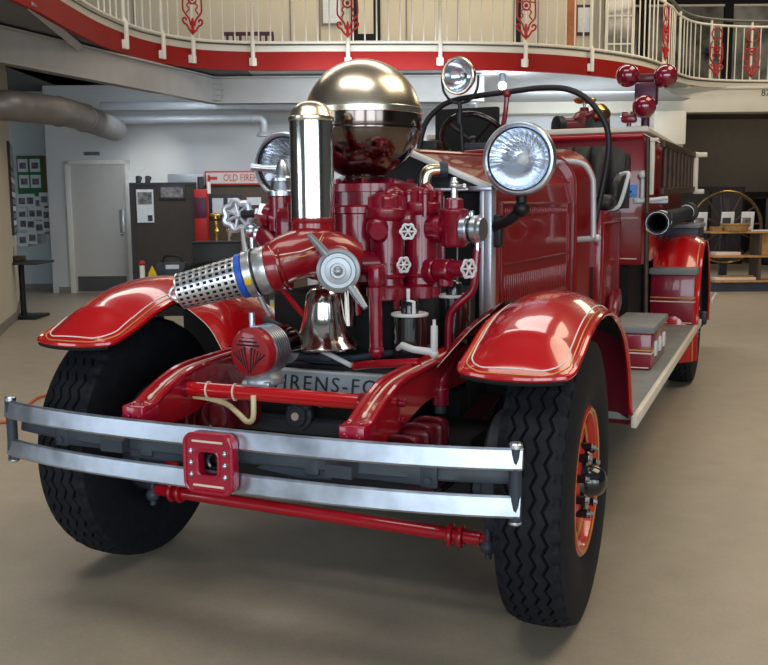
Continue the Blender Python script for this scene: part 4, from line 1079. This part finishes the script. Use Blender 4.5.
# railing of the gallery
rl = thing('gallery_railing', 'long curved cream railing with red scrolls along the upper gallery', 'railing', R_(0, 13.45, 3.28))
rc = [off(i, -.015) for i in range(len(cv))]
for nm, z, r, m in (('bottom_rail', 3.625, .020, 'rail_paint'), ('top_rail', 4.60, .022, 'rail_paint'), ('hand_rail', 4.70, .028, 'rail_dark')):
    o = RB(m).tube([(p[0], p[1], z) for p in rc], r, 8).build(nm, rl)
def at_px(px):
    best = min(range(len(rc)), key=lambda i: abs(proj_px(R_(*rc[i], 3.6))[0]-px) + (0 if rc[i][1] > 7 else 999)); return best
posts = [122, 161, 190, 254, 348, 439, 527, 592, 662, 678, 708, 752]
for k, px in enumerate(posts):
    i = at_px(px); p = rc[i]; q = off(i, -.045)
    b = RB('rail_paint'); b.tube([(p[0], p[1], 3.62), (p[0], p[1], 4.68)], .024, 8)
    if i < iR+4: b.tube([(q[0], q[1], 3.30), (q[0], q[1], 3.62), (p[0], p[1], 3.66)], .030, 8); b.box(((p[0]+off(i, 0)[0])/2, (p[1]+off(i, 0)[1])/2, 3.36), (.10, .08, .11), .01)
    b.build('post', rl)
# balusters between the posts
L = 0; last = None; nb = 0; base = None
for i in range(1, len(rc)):
    p0, p1 = Vector((*rc[i-1], 0)), Vector((*rc[i], 0)); seg = (p1-p0).length; t = 0
    while L + (seg-t) >= .165:
        t += .165-L; L = 0; p = p0.lerp(p1, t/seg); x, y = proj_px(R_(p.x, p.y, 3.7))
        if not (95 < x < 775) or p.y < 8 or min(abs(x-q) for q in posts) < 3.2: continue
        W = R_(p.x, p.y, 3.625)
        if base is None:
            base = MB('rail_paint').cyl(W, W+Vector((0, 0, .97)), .011, 6).build('baluster', rl); W0 = W
        elif nb < 99:
            c = base.copy(); COL.objects.link(c); c.location = W-W0
        nb += 1
    L += seg-t
# red scroll ornaments
def scroll(i):
    p = rc[i]; a, c = rc[max(0, i-1)], rc[min(len(rc)-1, i+1)]; t = Vector((c[0]-a[0], c[1]-a[1])).normalized()
    F = Matrix(((t.x, 0, t.y), (t.y, 0, -t.x), (0, 1, 0))).to_4x4(); T = ROOM @ Matrix.Translation((p[0]+t.y*.03, p[1]-t.x*.03, 3.70)) @ F
    b = MB('iron_red')
    def tb(P, r, k=5): b.tube([T @ Vector((x, z, 0)) for x, z in P], r, 6, smooth=k)
    for s in (-1, 1):
        tb([(0, .0), (s*.05, .04), (s*.09, .10), (s*.13, .12), (s*.15, .17), (s*.11, .19), (s*.09, .155)], .014)
        tb([(s*.03, .10), (s*.05, .18), (s*.10, .24), (s*.14, .30), (s*.14, .42), (s*.13, .55), (s*.10, .60)], .013)
        tb([(s*.09, .26), (s*.05, .31), (s*.08, .36), (s*.04, .40)], .010); tb([(s*.14, .50), (s*.07, .50), (s*.05, .54)], .010)
        tb([(s*.02, .62), (s*.08, .66), (s*.12, .74), (s*.08, .82), (0, .86)], .013)
    b.ring(T @ Vector((0, .45, 0)), T.to_3x3() @ Vector((0, 0, 1)), .062, .012, 20, 6); b.ball(T @ Vector((0, .45, 0)), .028, 10)
    b.ball(T @ Vector((0, .03, 0)), .030, 10); b.tube([T @ Vector((0, -.02, 0)), T @ Vector((0, .12, 0)), T @ Vector((0, .2, 0))], [.012, .03, .01], 6)
    b.build('scroll', rl, 'red wrought iron scroll')
for px in (190, 348, 527, 662, 712, 752): scroll(at_px(px))

# upper storey
b = RB('wall_cream', 'base_trim'); b.bx(-12, 3.95, 16.3, 16.5, 3.5, 6.9)
b.use(1)
for u in (-4.2, -1.55, -1.05, .42, 1.3, 2.25, 2.65): b.bx(u-.012, u+.012, 16.285, 16.3, 3.5, 6.9)
struct(b, 'wall_gallery')
for n_, (u0, u1) in enumerate(((-.52, -.02), (2.24, 2.36))):
    b = RB('dark', 'wall_cream'); b.bx(u0, u1, 16.26, 16.3, 3.5, 5.8)
    if n_ == 0: b.use(1).bx(u0+.12, u1-.12, 16.25, 16.27, 4.25, 5.6)
    struct(b, f'door_{n_+2}')
b = RB('pane', 'dark', 'rail_paint'); b.bx(3.95, 13, 20.4, 20.5, 3.5, 6.9)
b.use(1)
for u in (5.55, 7.35, 9.5, 11.6): b.bx(u-.09, u+.09, 20.3, 20.4, 3.5, 6.9)
b.bx(3.95, 13, 20.32, 20.4, 5.55, 5.75); b.use(2).bx(3.95, 13, 20.33, 20.4, 5.50, 5.54)
struct(b, 'window_1')
struct(RB('wall_cream', 'soffit').bx(4.4, 15.8, 17.9, 20.4, 3.5, 3.54), 'floor_gallery')
struct(RB('wood_post').bx(3.02, 3.17, 15.6, 15.75, 3.5, 6.9), 'trim_post')
t = rthing('dark_red_bench', 'dark red slatted bench on the gallery behind the railing', 'bench', -2.15, 15.4, 3.5)
b = RB('wood_dark'); b.bx(-2.55, -1.75, 15.3, 15.5, 3.86, 3.90, .01); b.build('seat', t)
for u in (-2.5, -1.8): RB('wood_dark').bx(u-.025, u+.025, 15.3, 15.5, 3.5, 3.88).build('leg', t)
b = RB('purple_paint', 'wood_dark'); b.bx(-2.55, -1.75, 15.5, 15.53, 4.10, 4.16)
for k in range(8): b.bx(-2.52+.105*k, -2.48+.105*k, 15.5, 15.53, 3.88, 4.12)
b.build('backrest', t)
t = rthing('framed_notice', 'small pale framed notice on the gallery wall left of the dark doorway', 'picture', -.82, 16.28, 4.45)
RB('base_trim').bx(-1.02, -.66, 16.26, 16.3, 4.40, 4.95, .005).build('frame', t); RB('paper').bx(-.99, -.69, 16.25, 16.265, 4.43, 4.92).build('print', t)
t = rthing('framed_print', 'dark framed print beside the orange post on the gallery', 'picture', 3.45, 16.28, 4.25)
RB('ink').bx(3.28, 3.56, 16.25, 16.3, 4.2, 4.7, .005).build('frame', t); RB('paper').bx(3.32, 3.52, 16.24, 16.255, 4.25, 4.65).build('print', t)
t = rthing('glass_case', 'dark display case with pale edges at the right end of the gallery', 'display case', 4.05, 15.9, 3.5)
RB('pane').bx(3.75, 4.15, 15.95, 16.2, 3.55, 4.9).build('glass', t)
b = RB('rail_paint')
for u in (3.73, 4.17): b.bx(u-.015, u+.015, 15.93, 15.96, 3.52, 4.92)
for z in (3.55, 4.0, 4.45, 4.9): b.bx(3.73, 4.17, 15.93, 15.95, z-.012, z+.012)
b.build('frame', t)

# ducts and pipes
def tagged(o, label, cat, group=None): return tag(o, label, cat, group)
t = rthing('air_duct', 'fat grey air duct bending down at the left under the girder', 'duct', -4.2, 10.8, 2.3)
b = RB('duct_metal'); b.tube([(-6.5, 10.0, 2.45), (-4.3, 10.25, 2.45), (-3.95, 10.5, 2.45), (-3.72, 11.0, 2.45), (-3.72, 11.8, 2.46), (-3.82, 13.5, 2.46)], .165, 22, smooth=5)
b.build('duct_pipe', t)
b = RB('duct_metal')
for p, d in (((-5.0, 10.17, 2.45), (1, .1, 0)), ((-4.42, 10.24, 2.45), (1, .12, 0)), ((-3.74, 10.95, 2.45), (.4, 1, 0)), ((-3.72, 11.8, 2.46), (-.05, 1, 0))): b.ring(p, d, .166, .012, 28, 6)
b.build('joint_band', t)
o = RB('pipe_paint').bx(-4.23, 1.4, 14.15, 14.30, 2.79, 2.92, .03).build('cable_tray'); tagged(o, 'pale painted tray running along the back wall, upper of the two runs', 'cable tray')
b = RB('pipe_paint'); b.tube([(-4.0, 14.2, 2.66), (-3.0, 14.2, 2.66), (-1.95, 14.2, 2.66), (-1.83, 14.2, 2.65), (-1.78, 14.2, 2.60), (-1.78, 14.2, 2.46)], .062, 16, smooth=3)
b.lathe([(.062, 2.47), (.11, 2.42), (.115, 2.40), (.10, 2.40)], (-1.78, 14.2, 0), (0, 0, 1), 20)
b.ring((-1.95, 14.2, 2.66), (1, 0, 0), .066, .010, 18, 6)
tagged(b.build('vent_pipe'), 'grey vent pipe ending in a downturned mouth, lower of the two runs', 'pipe')

# door
b = RB('door_paint', 'white'); z1 = 2.03
for u0, u1, za, zb in ((-5.02, -4.94, 0, 2.1), (-4.08, -4.0, 0, 2.1), (-5.02, -4.0, 2.03, 2.1)): b.use(1).bx(u0, u1, 14.84, 14.9, za, zb, .008)
b.use(0).bx(-4.94, -4.08, 14.87, 14.9, .01, 2.03)
dr_ = b.build('door_1'); dr_['kind'] = 'structure'
RB('kick_metal').bx(-4.90, -4.12, 14.855, 14.87, .03, .27).build('kick_plate', dr_)
b = RB('steel'); b.bx(-4.19, -4.12, 14.855, 14.87, .98, 1.32, .004); b.ball((-4.155, 14.83, .95), .028, 12); b.build('push_plate', dr_)
b = RB('ink_grey', 'white'); b.bx(-4.72, -4.47, 14.885, 14.9, 2.18, 2.235); o = b.build('door_sign'); tagged(o, 'tiny grey sign above the plain door', 'sign')

# notice board with papers
t = rthing('notice_board', 'tall green and cork notice board covered with papers', 'notice board', -5.75, 15.55, 1.0)
RB('cork').bx(-6.05, -5.50, 15.55, 15.6, 1.05, 2.22, .01).build('cork_panel', t); RB('green_board').bx(-6.04, -5.62, 15.54, 15.56, 1.55, 2.20, .004).build('green_panel', t)
def sheet(parent, u, z, w, h, v, pic=True):
    b = RB('paper', 'ink_grey'); b.bx(u-w/2, u+w/2, v-.006, v, z-h/2, z+h/2)
    if pic: b.use(1).bx(u-w*.33, u+w*.33, v-.009, v-.006, z-h*.25, z+h*.22)
    b.build('pinned_sheet', parent)
for u, z in ((-5.94, 2.06), (-5.74, 2.06), (-5.93, 1.80), (-5.74, 1.80)): sheet(t, u, z, .165, .21, 15.54)
random.seed(3)
for k in range(14):
    sheet(t, -5.97+.13*(k % 4)+random.uniform(-.03, .03), 1.48-.20*(k//4)+random.uniform(-.04, .04), .16, .22, 15.535-.006*k)
t = rthing('framed_poster', 'black framed poster with rows of small pictures at the left edge', 'poster', -4.7, 12, 1.4)
dl = Vector((-4.50+5.36, 11.3-13.62, 0)).normalized(); P0 = Vector((-5.36, 13.62, 0)); nl = Vector((-dl.y, dl.x, 0)); nl = nl if nl.x > 0 else -nl
def onwall(b, s0, s1, z0, z1, d0, d1):
    q = [P0+dl*s0+nl*d0, P0+dl*s1+nl*d0, P0+dl*s1+nl*d1, P0+dl*s0+nl*d1]; b.prism([(p.x, p.y) for p in q], z0, z1, 'z')
b = RB('ink'); onwall(b, .85, 2.45, 1.02, 2.15, 0, .03); b.build('frame', t)
b = RB('photo', 'paper'); onwall(b, .92, 2.4, 1.85, 2.1, .03, .036)
for k in range(9): b.use(k % 2); onwall(b, .92, 2.4, 1.05+.088*k, 1.11+.088*k, .03, .036)
b.build('print', t)
t = rthing('wall_switch', 'small switch plate on the cream wall below the framed poster', 'switch', -5.0, 12.7, 1.0)
b = RB('white'); onwall(b, .60, .72, .85, .97, 0, .012); b.build('plate', t)
# pedestal table
t = rthing('pedestal_table', 'dark pedestal table by the left wall', 'table', -4.47, 11.45, 0)
b = RB('ink'); b.bx(-4.72, -4.16, 11.15, 11.75, .67, .70, .01); b.build('tabletop', t); b = RB('black'); b.cyl((-4.47, 11.45, .03), (-4.47, 11.45, .67), .035, 14); b.build('pole', t)
RB('black').box((-4.47, 11.45, .02), (.48, .48, .035), .01).build('base', t)
t = rthing('wooden_box', 'dark wooden box on the pedestal table', 'box', -4.58, 11.4, .70)
RB('wood_dark').bx(-4.71, -4.60, 11.2, 11.6, .702, .88, .01).build('crate', t); RB('wood_dark').bx(-4.60, -4.42, 11.25, 11.5, .702, .77, .01).build('tray', t)

# display partition and exhibits
t = rthing('display_partition', 'dark brown display partition standing beside the door', 'partition', -3.25, 14, 0)
b = RB('panel_brown'); b.bx(-3.74, -2.80, 14.0, 14.06, .02, 1.69); b.build('panel', t); b = RB('ink'); b.bx(-3.78, -3.73, 13.98, 14.08, 0, 1.72); b.bx(-3.78, -2.8, 13.98, 14.08, 1.685, 1.72); b.build('frame', t)
t = rthing('white_poster', 'white poster with a photograph on the brown partition', 'poster', -3.55, 13.98, 1.1)
RB('paper').bx(-3.68, -3.43, 13.985, 14.0, 1.13, 1.62).build('sheet', t); RB('photo').bx(-3.66, -3.45, 13.978, 13.985, 1.40, 1.58).build('photograph', t); RB('ink').bx(-3.52, -3.45, 13.978, 13.985, 1.15, 1.24).build('stamp', t)
t = rthing('framed_photograph', 'wide black framed photograph on the brown partition', 'picture', -3.12, 13.98, 1.47)
RB('ink').bx(-3.34, -2.95, 13.97, 14.0, 1.47, 1.68, .005).build('frame', t); RB('photo').bx(-3.31, -2.98, 13.963, 13.972, 1.50, 1.65).build('print', t)
for k, u in enumerate((-3.66, -3.52)):
    t = rthing('spot_lamp', 'small dark uplight on the partition edge nearest the door' if k == 0 else 'second small dark uplight, right of the one nearest the door', 'lamp', u, 14.05, 1.72)
    b = RB('ink'); b.cyl((u, 14.05, 1.72), (u, 14.1, 1.80), .035, 12, r2=.05); b.build('shade', t); b = RB('bulb'); b.lathe([(.03, 0), (0, .004)], (u, 14.1, 1.802), (0, .5, .85), 12); b.build('bulb', t)
t = rthing('fire_call_post', 'tall narrow red cabinet with a black top', 'cabinet', -2.7, 13.9, .75)
RB('iron_red').bx(-2.80, -2.60, 13.85, 14.0, .82, 1.62, .02).build('body', t); b = RB('purple_paint'); b.bx(-2.79, -2.61, 13.83, 13.85, 1.20, 1.50, .01); b.build('door_panel', t)
b = RB('ink'); b.cyl((-2.70, 13.92, 1.62), (-2.70, 13.92, 1.80), .05, 14, .01); b.build('top_lamp', t); b = RB('white'); b.cyl((-2.58, 13.9, 1.55), (-2.58, 13.9, 1.72), .03, 10); b.build('side_pipe', t)
b = RB('pipe_paint'); b.bx(-3.3, -2.75, 14.4, 14.5, 1.70, 1.86, .01); tagged(b.build('light_tube'), 'pale light strip behind the top of the partition', 'light')
t = rthing('museum_sign', 'white sign with red border and red lettering above the brown panel', 'sign', -2.1, 14.55, 1.70)
b = RB('sign_red'); b.bx(-2.76, -1.50, 14.55, 14.6, 1.69, 1.905, .005); b.build('border', t); b = RB('sign_white'); b.bx(-2.735, -1.525, 14.54, 14.552, 1.715, 1.88); b.build('board', t)
b = RB('sign_red'); b.text('OLD FIREHOUSE', .150, Matrix.Translation((-2.06, 14.538, 1.797)) @ Matrix.Rotation(PI/2, 4, 'X') @ Matrix.Diagonal((.74, 1, 1, 1)), .003, 1.0)
b.bx(-2.70, -2.56, 14.532, 14.54, 1.775, 1.82); b.bx(-2.71, -2.67, 14.532, 14.54, 1.75, 1.845); b.build('lettering', t)
t = rthing('display_board', 'tan brown display panel below the white and red sign', 'partition', -2.1, 14.6, 0)
RB('panel_tan').bx(-2.85, -1.2, 14.6, 14.64, .02, 1.69).build('panel', t)
t = rthing('twin_frame', 'black frame holding two pale pictures behind the handwheel', 'picture', -2.4, 14.57, 1.2)
RB('ink').bx(-2.70, -2.20, 14.57, 14.6, 1.17, 1.55, .006).build('frame', t)
for u in (-2.57, -2.33): RB('photo', 'paper').use(1).bx(u-.085, u+.085, 14.562, 14.572, 1.24, 1.49).build('print', t)
t = rthing('paper_card', 'small pale card on the tan panel', 'card', -2.0, 14.59, 1.4); RB('paper').bx(-2.12, -1.90, 14.58, 14.6, 1.38, 1.50).build('sheet', t)
t = rthing('brass_trophy', 'brass nozzle standing on the black display table', 'trophy', -2.62, 13.8, .8)
b = RB('brass', 'wood_dark'); b.lathe([(.06, .80), (.06, .84), (.03, .86), (.03, .95), (.05, 1.0), (.03, 1.05), (.03, 1.15), (.06, 1.18), (.06, 1.22)], (-2.45, 13.7, 0), (0, 0, 1), 16); b.box((-2.45, 13.7, 1.24), (.16, .1, .05), .01); b.build('nozzle', t)
t = rthing('silver_trophy', 'small silver cup beside the brass nozzle', 'trophy', -2.3, 13.7, .8)
b = RB('chrome'); b.lathe([(.04, .80), (.04, .82), (.02, .84), (.02, .9), (.05, .96), (.05, 1.04)], (-2.26, 13.7, 0), (0, 0, 1), 16); b.build('cup', t)
t = rthing('display_table', 'narrow dark display table below the tan panel', 'table', -2.2, 13.75, 0)
RB('ink').bx(-2.62, -1.6, 13.5, 13.95, .76, .798, .01).build('tabletop', t)
for u in (-2.58, -1.64):
    for v in (13.54, 13.91): RB('ink').bx(u-.025, u+.025, v-.025, v+.025, 0, .76).build('leg', t)
t = rthing('work_bench', 'low black work bench with parts behind the strainer', 'table', -1.8, 9.2, 0)
RB('ink').bx(-2.34, -1.15, 8.85, 9.5, .56, .60, .01).build('tabletop', t); RB('dark').bx(-2.32, -1.17, 8.87, 9.48, .30, .56).build('apron', t)
for u in (-2.29, -1.2):
    for v in (8.9, 9.45): RB('dark').bx(u-.03, u+.03, v-.03, v+.03, 0, .56).build('leg', t)
t = rthing('black_case', 'square black case at the right of the work bench', 'case', -1.66, 9.35, .60); b = RB('black'); b.bx(-1.90, -1.42, 9.25, 9.45, .602, .985, .01); b.build('case_body', t); RB('ink').bx(-1.91, -1.41, 9.24, 9.46, .985, 1.0, .004).build('lid', t)
t = rthing('battery_unit', 'dark battery unit with pale label on the work bench', 'battery', -2.08, 9.15, .6)
RB('gunmetal').bx(-2.22, -1.94, 9.08, 9.22, .602, .80, .015).build('case_body', t); RB('paper').bx(-2.13, -2.0, 9.07, 9.08, .74, .78).build('plate', t); b = RB('black'); b.tube([(-2.18, 9.15, .79), (-2.15, 9.15, .86), (-2.02, 9.15, .86), (-1.98, 9.15, .79)], .014, 8, smooth=4); b.build('handle', t)
t = rthing('yellow_cone', 'small yellow cone left of the battery unit', 'cone', -2.265, 9.0, .6)
b = RB('yellow'); b.lathe([(.045, .602), (.04, .70), (.0, .78)], (-2.245, 9.0, 0), (0, 0, 1), 5); b.build('cone', t)
t = rthing('red_cap_bottle', 'small white bottle with red cap at the left end of the work bench', 'bottle', -2.31, 8.9, .6)
b = RB('white'); b.cyl((-2.315, 8.9, .602), (-2.315, 8.9, .79), .025, 12, .005); b.build('bottle_body', t); b = RB('iron_red'); b.ball((-2.315, 8.9, .805), .03, 12); b.build('bottle_cap', t)
o = RB('black').tube([(-2.0, 8.98, .625), (-1.93, 8.97, .72), (-1.80, 8.96, .80), (-1.6, 8.95, .82), (-1.45, 8.95, .81), (-1.28, 8.97, .65), (-1.25, 8.98, .625)], .020, 8, smooth=4).build('rubber_hose'); tag(o, 'black rubber hose arching over the work bench', 'hose')
o = RB('iron_red').tube([(-1.82, 8.95, .615), (-1.74, 8.94, .70), (-1.62, 8.94, .72), (-1.55, 8.95, .62)], .018, 8, smooth=4).build('red_tool'); tag(o, 'small red tool under the arching black hose', 'tool')
o = RB('yellow').bx(-1.15, -.75, 8.6, 8.8, .005, .40, .02).build('yellow_box'); tag(o, 'yellow box on the floor behind the siren', 'box')
t = rthing('ceiling_lamp', 'small bright lamp hanging under the red gallery edge', 'lamp', 1.77, 14.0, 3.27)
b = RB('ink'); b.cyl((1.77, 14, 3.27), (1.77, 14, 3.14), .045, 14, .005); b.build('fitting', t); b = RB('bulb'); b.ball((1.77, 14, 3.09), .06, 16); b.build('bulb', t)

# right hand side: shelf with exhibits and spoked wheel
t = rthing('wooden_shelf', 'open wooden shelf unit at the right edge', 'shelf', 6.2, 14.5, 0)
for z, u0 in ((.925, 5.0), (.555, 5.05), (.175, 5.08)): RB('wood_shelf').bx(u0, 7.4, 14.2, 14.62, z-.03, z, .004).build('shelf_board', t)
RB('panel_tan').bx(5.75, 5.79, 14.22, 14.6, .18, .90).build('divider', t)
b = RB('wood_shelf'); b.bx(5.76, 7.4, 14.3, 14.34, .56, .90); b.build('back_panel', t); b = RB('gunmetal'); b.bx(5.05, 7.4, 14.25, 14.6, 0, .145); b.build('plinth', t)
t = rthing('spoked_wheel', 'large thin spoked wheel standing behind the shelf prints', 'wheel', 5.42, 14.75, .2)
b = RB('brass', 'wood_dark'); cW = Vector((5.42, 14.75, .98)); b.use(1).ring(cW, (0, 1, 0), .545, .022, 64, 8); b.use(0).ring(cW+Vector((0, -.02, 0)), (0, 1, 0), .56, .012, 64, 6); b.build('rim', t)
b = RB('wood_dark'); b.lathe([(.05, -.08), (.09, -.05), (.09, .05), (.05, .08)], cW, (0, 1, 0), 20); b.build('hub', t)
for k in range(12):
    a = 2*PI*k/12+.1; RB('wood_dark').cyl(cW, cW+Vector((.545*math.cos(a), 0, .545*math.sin(a))), .014, 8).build('spoke', t)
RB('ink').bx(5.36, 5.48, 14.80, 14.86, 0, 1.5).build('stand', t)
names = ['white print card on the shelf, left of the three', 'white print card on the shelf behind the basket, middle of the three', 'white print card on the shelf, right of the three']
for k, u in enumerate((4.95, 5.37, 5.68)):
    t = rthing('print_card', names[k], 'card', u, 14.42, .925, 'print cards on the shelf')
    RB('paper').box((u, 14.56, 1.075), (.20, .012, .29), .002, Matrix.Rotation(math.radians(8), 3, 'X')).build('sheet', t)
    RB('photo', 'ink').use(k % 2).box((u-.02, 14.545, 1.06), (.13, .006, .14), .001, Matrix.Rotation(math.radians(8), 3, 'X')).build('picture', t)
t = rthing('wicker_basket', 'shallow wicker basket on the top shelf', 'basket', 5.38, 14.3, .925)
b = RB('wicker'); b.lathe([(.15, .927), (.19, .93), (.205, 1.03), (.195, 1.035), (.18, .95), (0, .945)], (5.40, 14.32, 0), (0, 0, 1), 28); b.ring((5.40, 14.32, 1.03), (0, 0, 1), .20, .014, 28, 6); b.build('bowl', t)
t = rthing('small_box', 'little tan box left of the wicker basket', 'box', 5.1, 14.3, .925); b = RB('wicker', 'wood_shelf'); b.bx(5.03, 5.18, 14.24, 14.36, .927, .985, .006); b.use(1).bx(5.02, 5.19, 14.23, 14.37, .985, .995, .003); b.build('carton', t)
t = rthing('flat_card', 'pale flat card at the right end of the top shelf', 'card', 5.8, 14.3, .925); RB('paper').bx(5.62, 5.92, 14.24, 14.34, .927, .945).build('sheet', t)
t = rthing('paper_stack', 'pale stack of papers on the middle shelf', 'papers', 5.3, 14.3, .555); RB('cream').bx(5.1, 5.48, 14.24, 14.5, .557, .61, .004).build('sheets', t)
t = rthing('wood_strips', 'pale wooden strips on the lower shelf', 'strips', 5.5, 14.3, .175); RB('cream').bx(5.1, 5.73, 14.24, 14.4, .177, .22, .004).build('strip', t); RB('wicker').bx(5.2, 5.7, 14.26, 14.4, .222, .245, .004).build('strip', t)
t = rthing('dark_cabinet', 'low dark cabinet deep in the right hand room', 'cabinet', 7.9, 21.5, 0); RB('black').bx(6.6, 8.2, 21.2, 22, 0, 1.75, .02).build('carcass', t); RB('ink').bx(6.65, 7.35, 21.15, 21.2, .1, 1.65, .01).build('door', t); RB('ink').bx(7.42, 8.12, 21.15, 21.2, .1, 1.65, .01).build('door', t)
t = rthing('covered_machine', 'dark covered machine beside the low cabinet in the right hand room', 'machine', 9.5, 21, 0); b = RB('black', 'wood_dark'); b.box((9.3, 21, .75), (1.8, .9, 1.5), .1); b.build('cover', t); b = RB('dark'); b.tube([(8.7, 20.9, 1.5), (8.9, 20.9, 1.85), (9.4, 20.9, 1.80), (9.8, 20.9, 1.95)], .10, 10, smooth=4); b.build('arm', t)
# loose cord on the floor behind the bumper
b = MB('orange_cord')
b.tube([(-4.4, .8, .012), (-3.5, 1.1, .012), (-3.08, 1.37, .012), (-2.91, 1.53, .012), (-3.04, 1.75, .012), (-3.19, 1.98, .012), (-3.29, 2.2, .012), (-3.2, 2.33, .012), (-2.8, 2.5, .012), (-2.3, 2.4, .012)], .010, 8, smooth=6)
tag(b.build('extension_cord'), 'thin orange cord lying on the floor behind the far front wheel', 'cord')

# =================================================================== LIGHT
w = bpy.data.worlds.new('world'); sc.world = w; w.use_nodes = True
w.node_tree.nodes['Background'].inputs['Color'].default_value = (.75, .85, 1, 1); w.node_tree.nodes['Background'].inputs['Strength'].default_value = .15
def area(name, u, v, z, sx, sy, energy, col, aim):
    l = bpy.data.lights.new(name, 'AREA'); l.shape = 'RECTANGLE'; l.size = sx; l.size_y = sy; l.energy = energy; l.color = col
    o = bpy.data.objects.new(name, l); COL.objects.link(o); p = R_(u, v, z); o.location = p
    d = (R_(*aim)-p).normalized(); o.rotation_euler = d.to_track_quat('-Z', 'Y').to_euler(); return o
DAY, WARM, NEU = (.80, .91, 1.), (1., .84, .62), (1., .95, .88)
for k, (u, e) in enumerate(((-5.2, 210), (-1.2, 270), (3.2, 270), (7.2, 180))): area('window_and_fill_light', u, -7.9, 2.3, 3.5, 4.2, e, DAY, (u, 0, 2.2))
area('window_and_fill_light', -15.7, -3.5, 2.0, 7, 3.6, 380, DAY, (0, -1, 1.2))  # unseen side lamp added so the left bumper half reflects bright
area('ceiling_light', -1.0, 1.5, 6.8, 5, 2.2, 150, NEU, (-1.0, 1.5, 0))  # unseen overhead lamps below a closed ceiling
area('ceiling_light', 4.5, 4.5, 6.8, 3, 5, 240, WARM, (4.5, 4.5, 0))
area('ceiling_light', -1, 8.5, 6.8, 8, 1.5, 190, NEU, (-1, 8.5, 0))
area('gallery_light', -.5, 15.0, 6.7, 7, 1.0, 120, WARM, (0, 16.3, 3.5))
area('under_gallery_fill', -3.2, 13.0, 3.1, .3, 1.8, 26, DAY, (-3.4, 14.9, 1.0))  # lamps added to brighten the walls under the gallery
area('under_gallery_fill', 0., 12.6, 3.2, 2.5, .4, 45, DAY, (0, 14.9, 1.2))
area('under_gallery_fill', 3.4, 16.2, 3.2, 2, .4, 45, DAY, (3.4, 18.2, 1.5))
area('soffit_fill', 3.2, 15.6, 2.0, 1.6, .8, 22, DAY, (3.2, 15.6, 3.3))  # unseen lamp added below the soffit to whiten it
area('annex_fill', 8, 16.5, 6.5, 3, 3, 120, WARM, (7, 14, 0))
area('beam_light', 6, 12, 5.5, 3, 1, 120, WARM, (5, 18, 3.2))
area('annex_fill', 9, 20, 3.3, 2, 1, 30, WARM, (9.5, 23, 2.4))  # lamp added to lift the annex wall out of black
for u in (-3.66, -3.52):
    l = bpy.data.lights.new('uplight', 'SPOT'); l.energy = 4; l.spot_size = 1.2; l.color = (1, .95, .85); o = bpy.data.objects.new('uplight', l); COL.objects.link(o)
    o.location = R_(u, 14.12, 1.84); d = (R_(u, 14.9, 1.95)-o.location); o.rotation_euler = d.to_track_quat('-Z', 'Y').to_euler()
l = bpy.data.lights.new('hall_bulb', 'POINT'); l.energy = 25; l.shadow_soft_size = .06; l.color = DAY; o = bpy.data.objects.new('hall_bulb', l); COL.objects.link(o); o.location = R_(1.77, 13.8, 3.0)
sc.view_settings.view_transform = 'Standard'; sc.view_settings.look = 'None'; sc.view_settings.exposure = 0; sc.view_settings.gamma = 1
sc.cycles.use_denoising = True
sc.cycles.max_bounces = 8
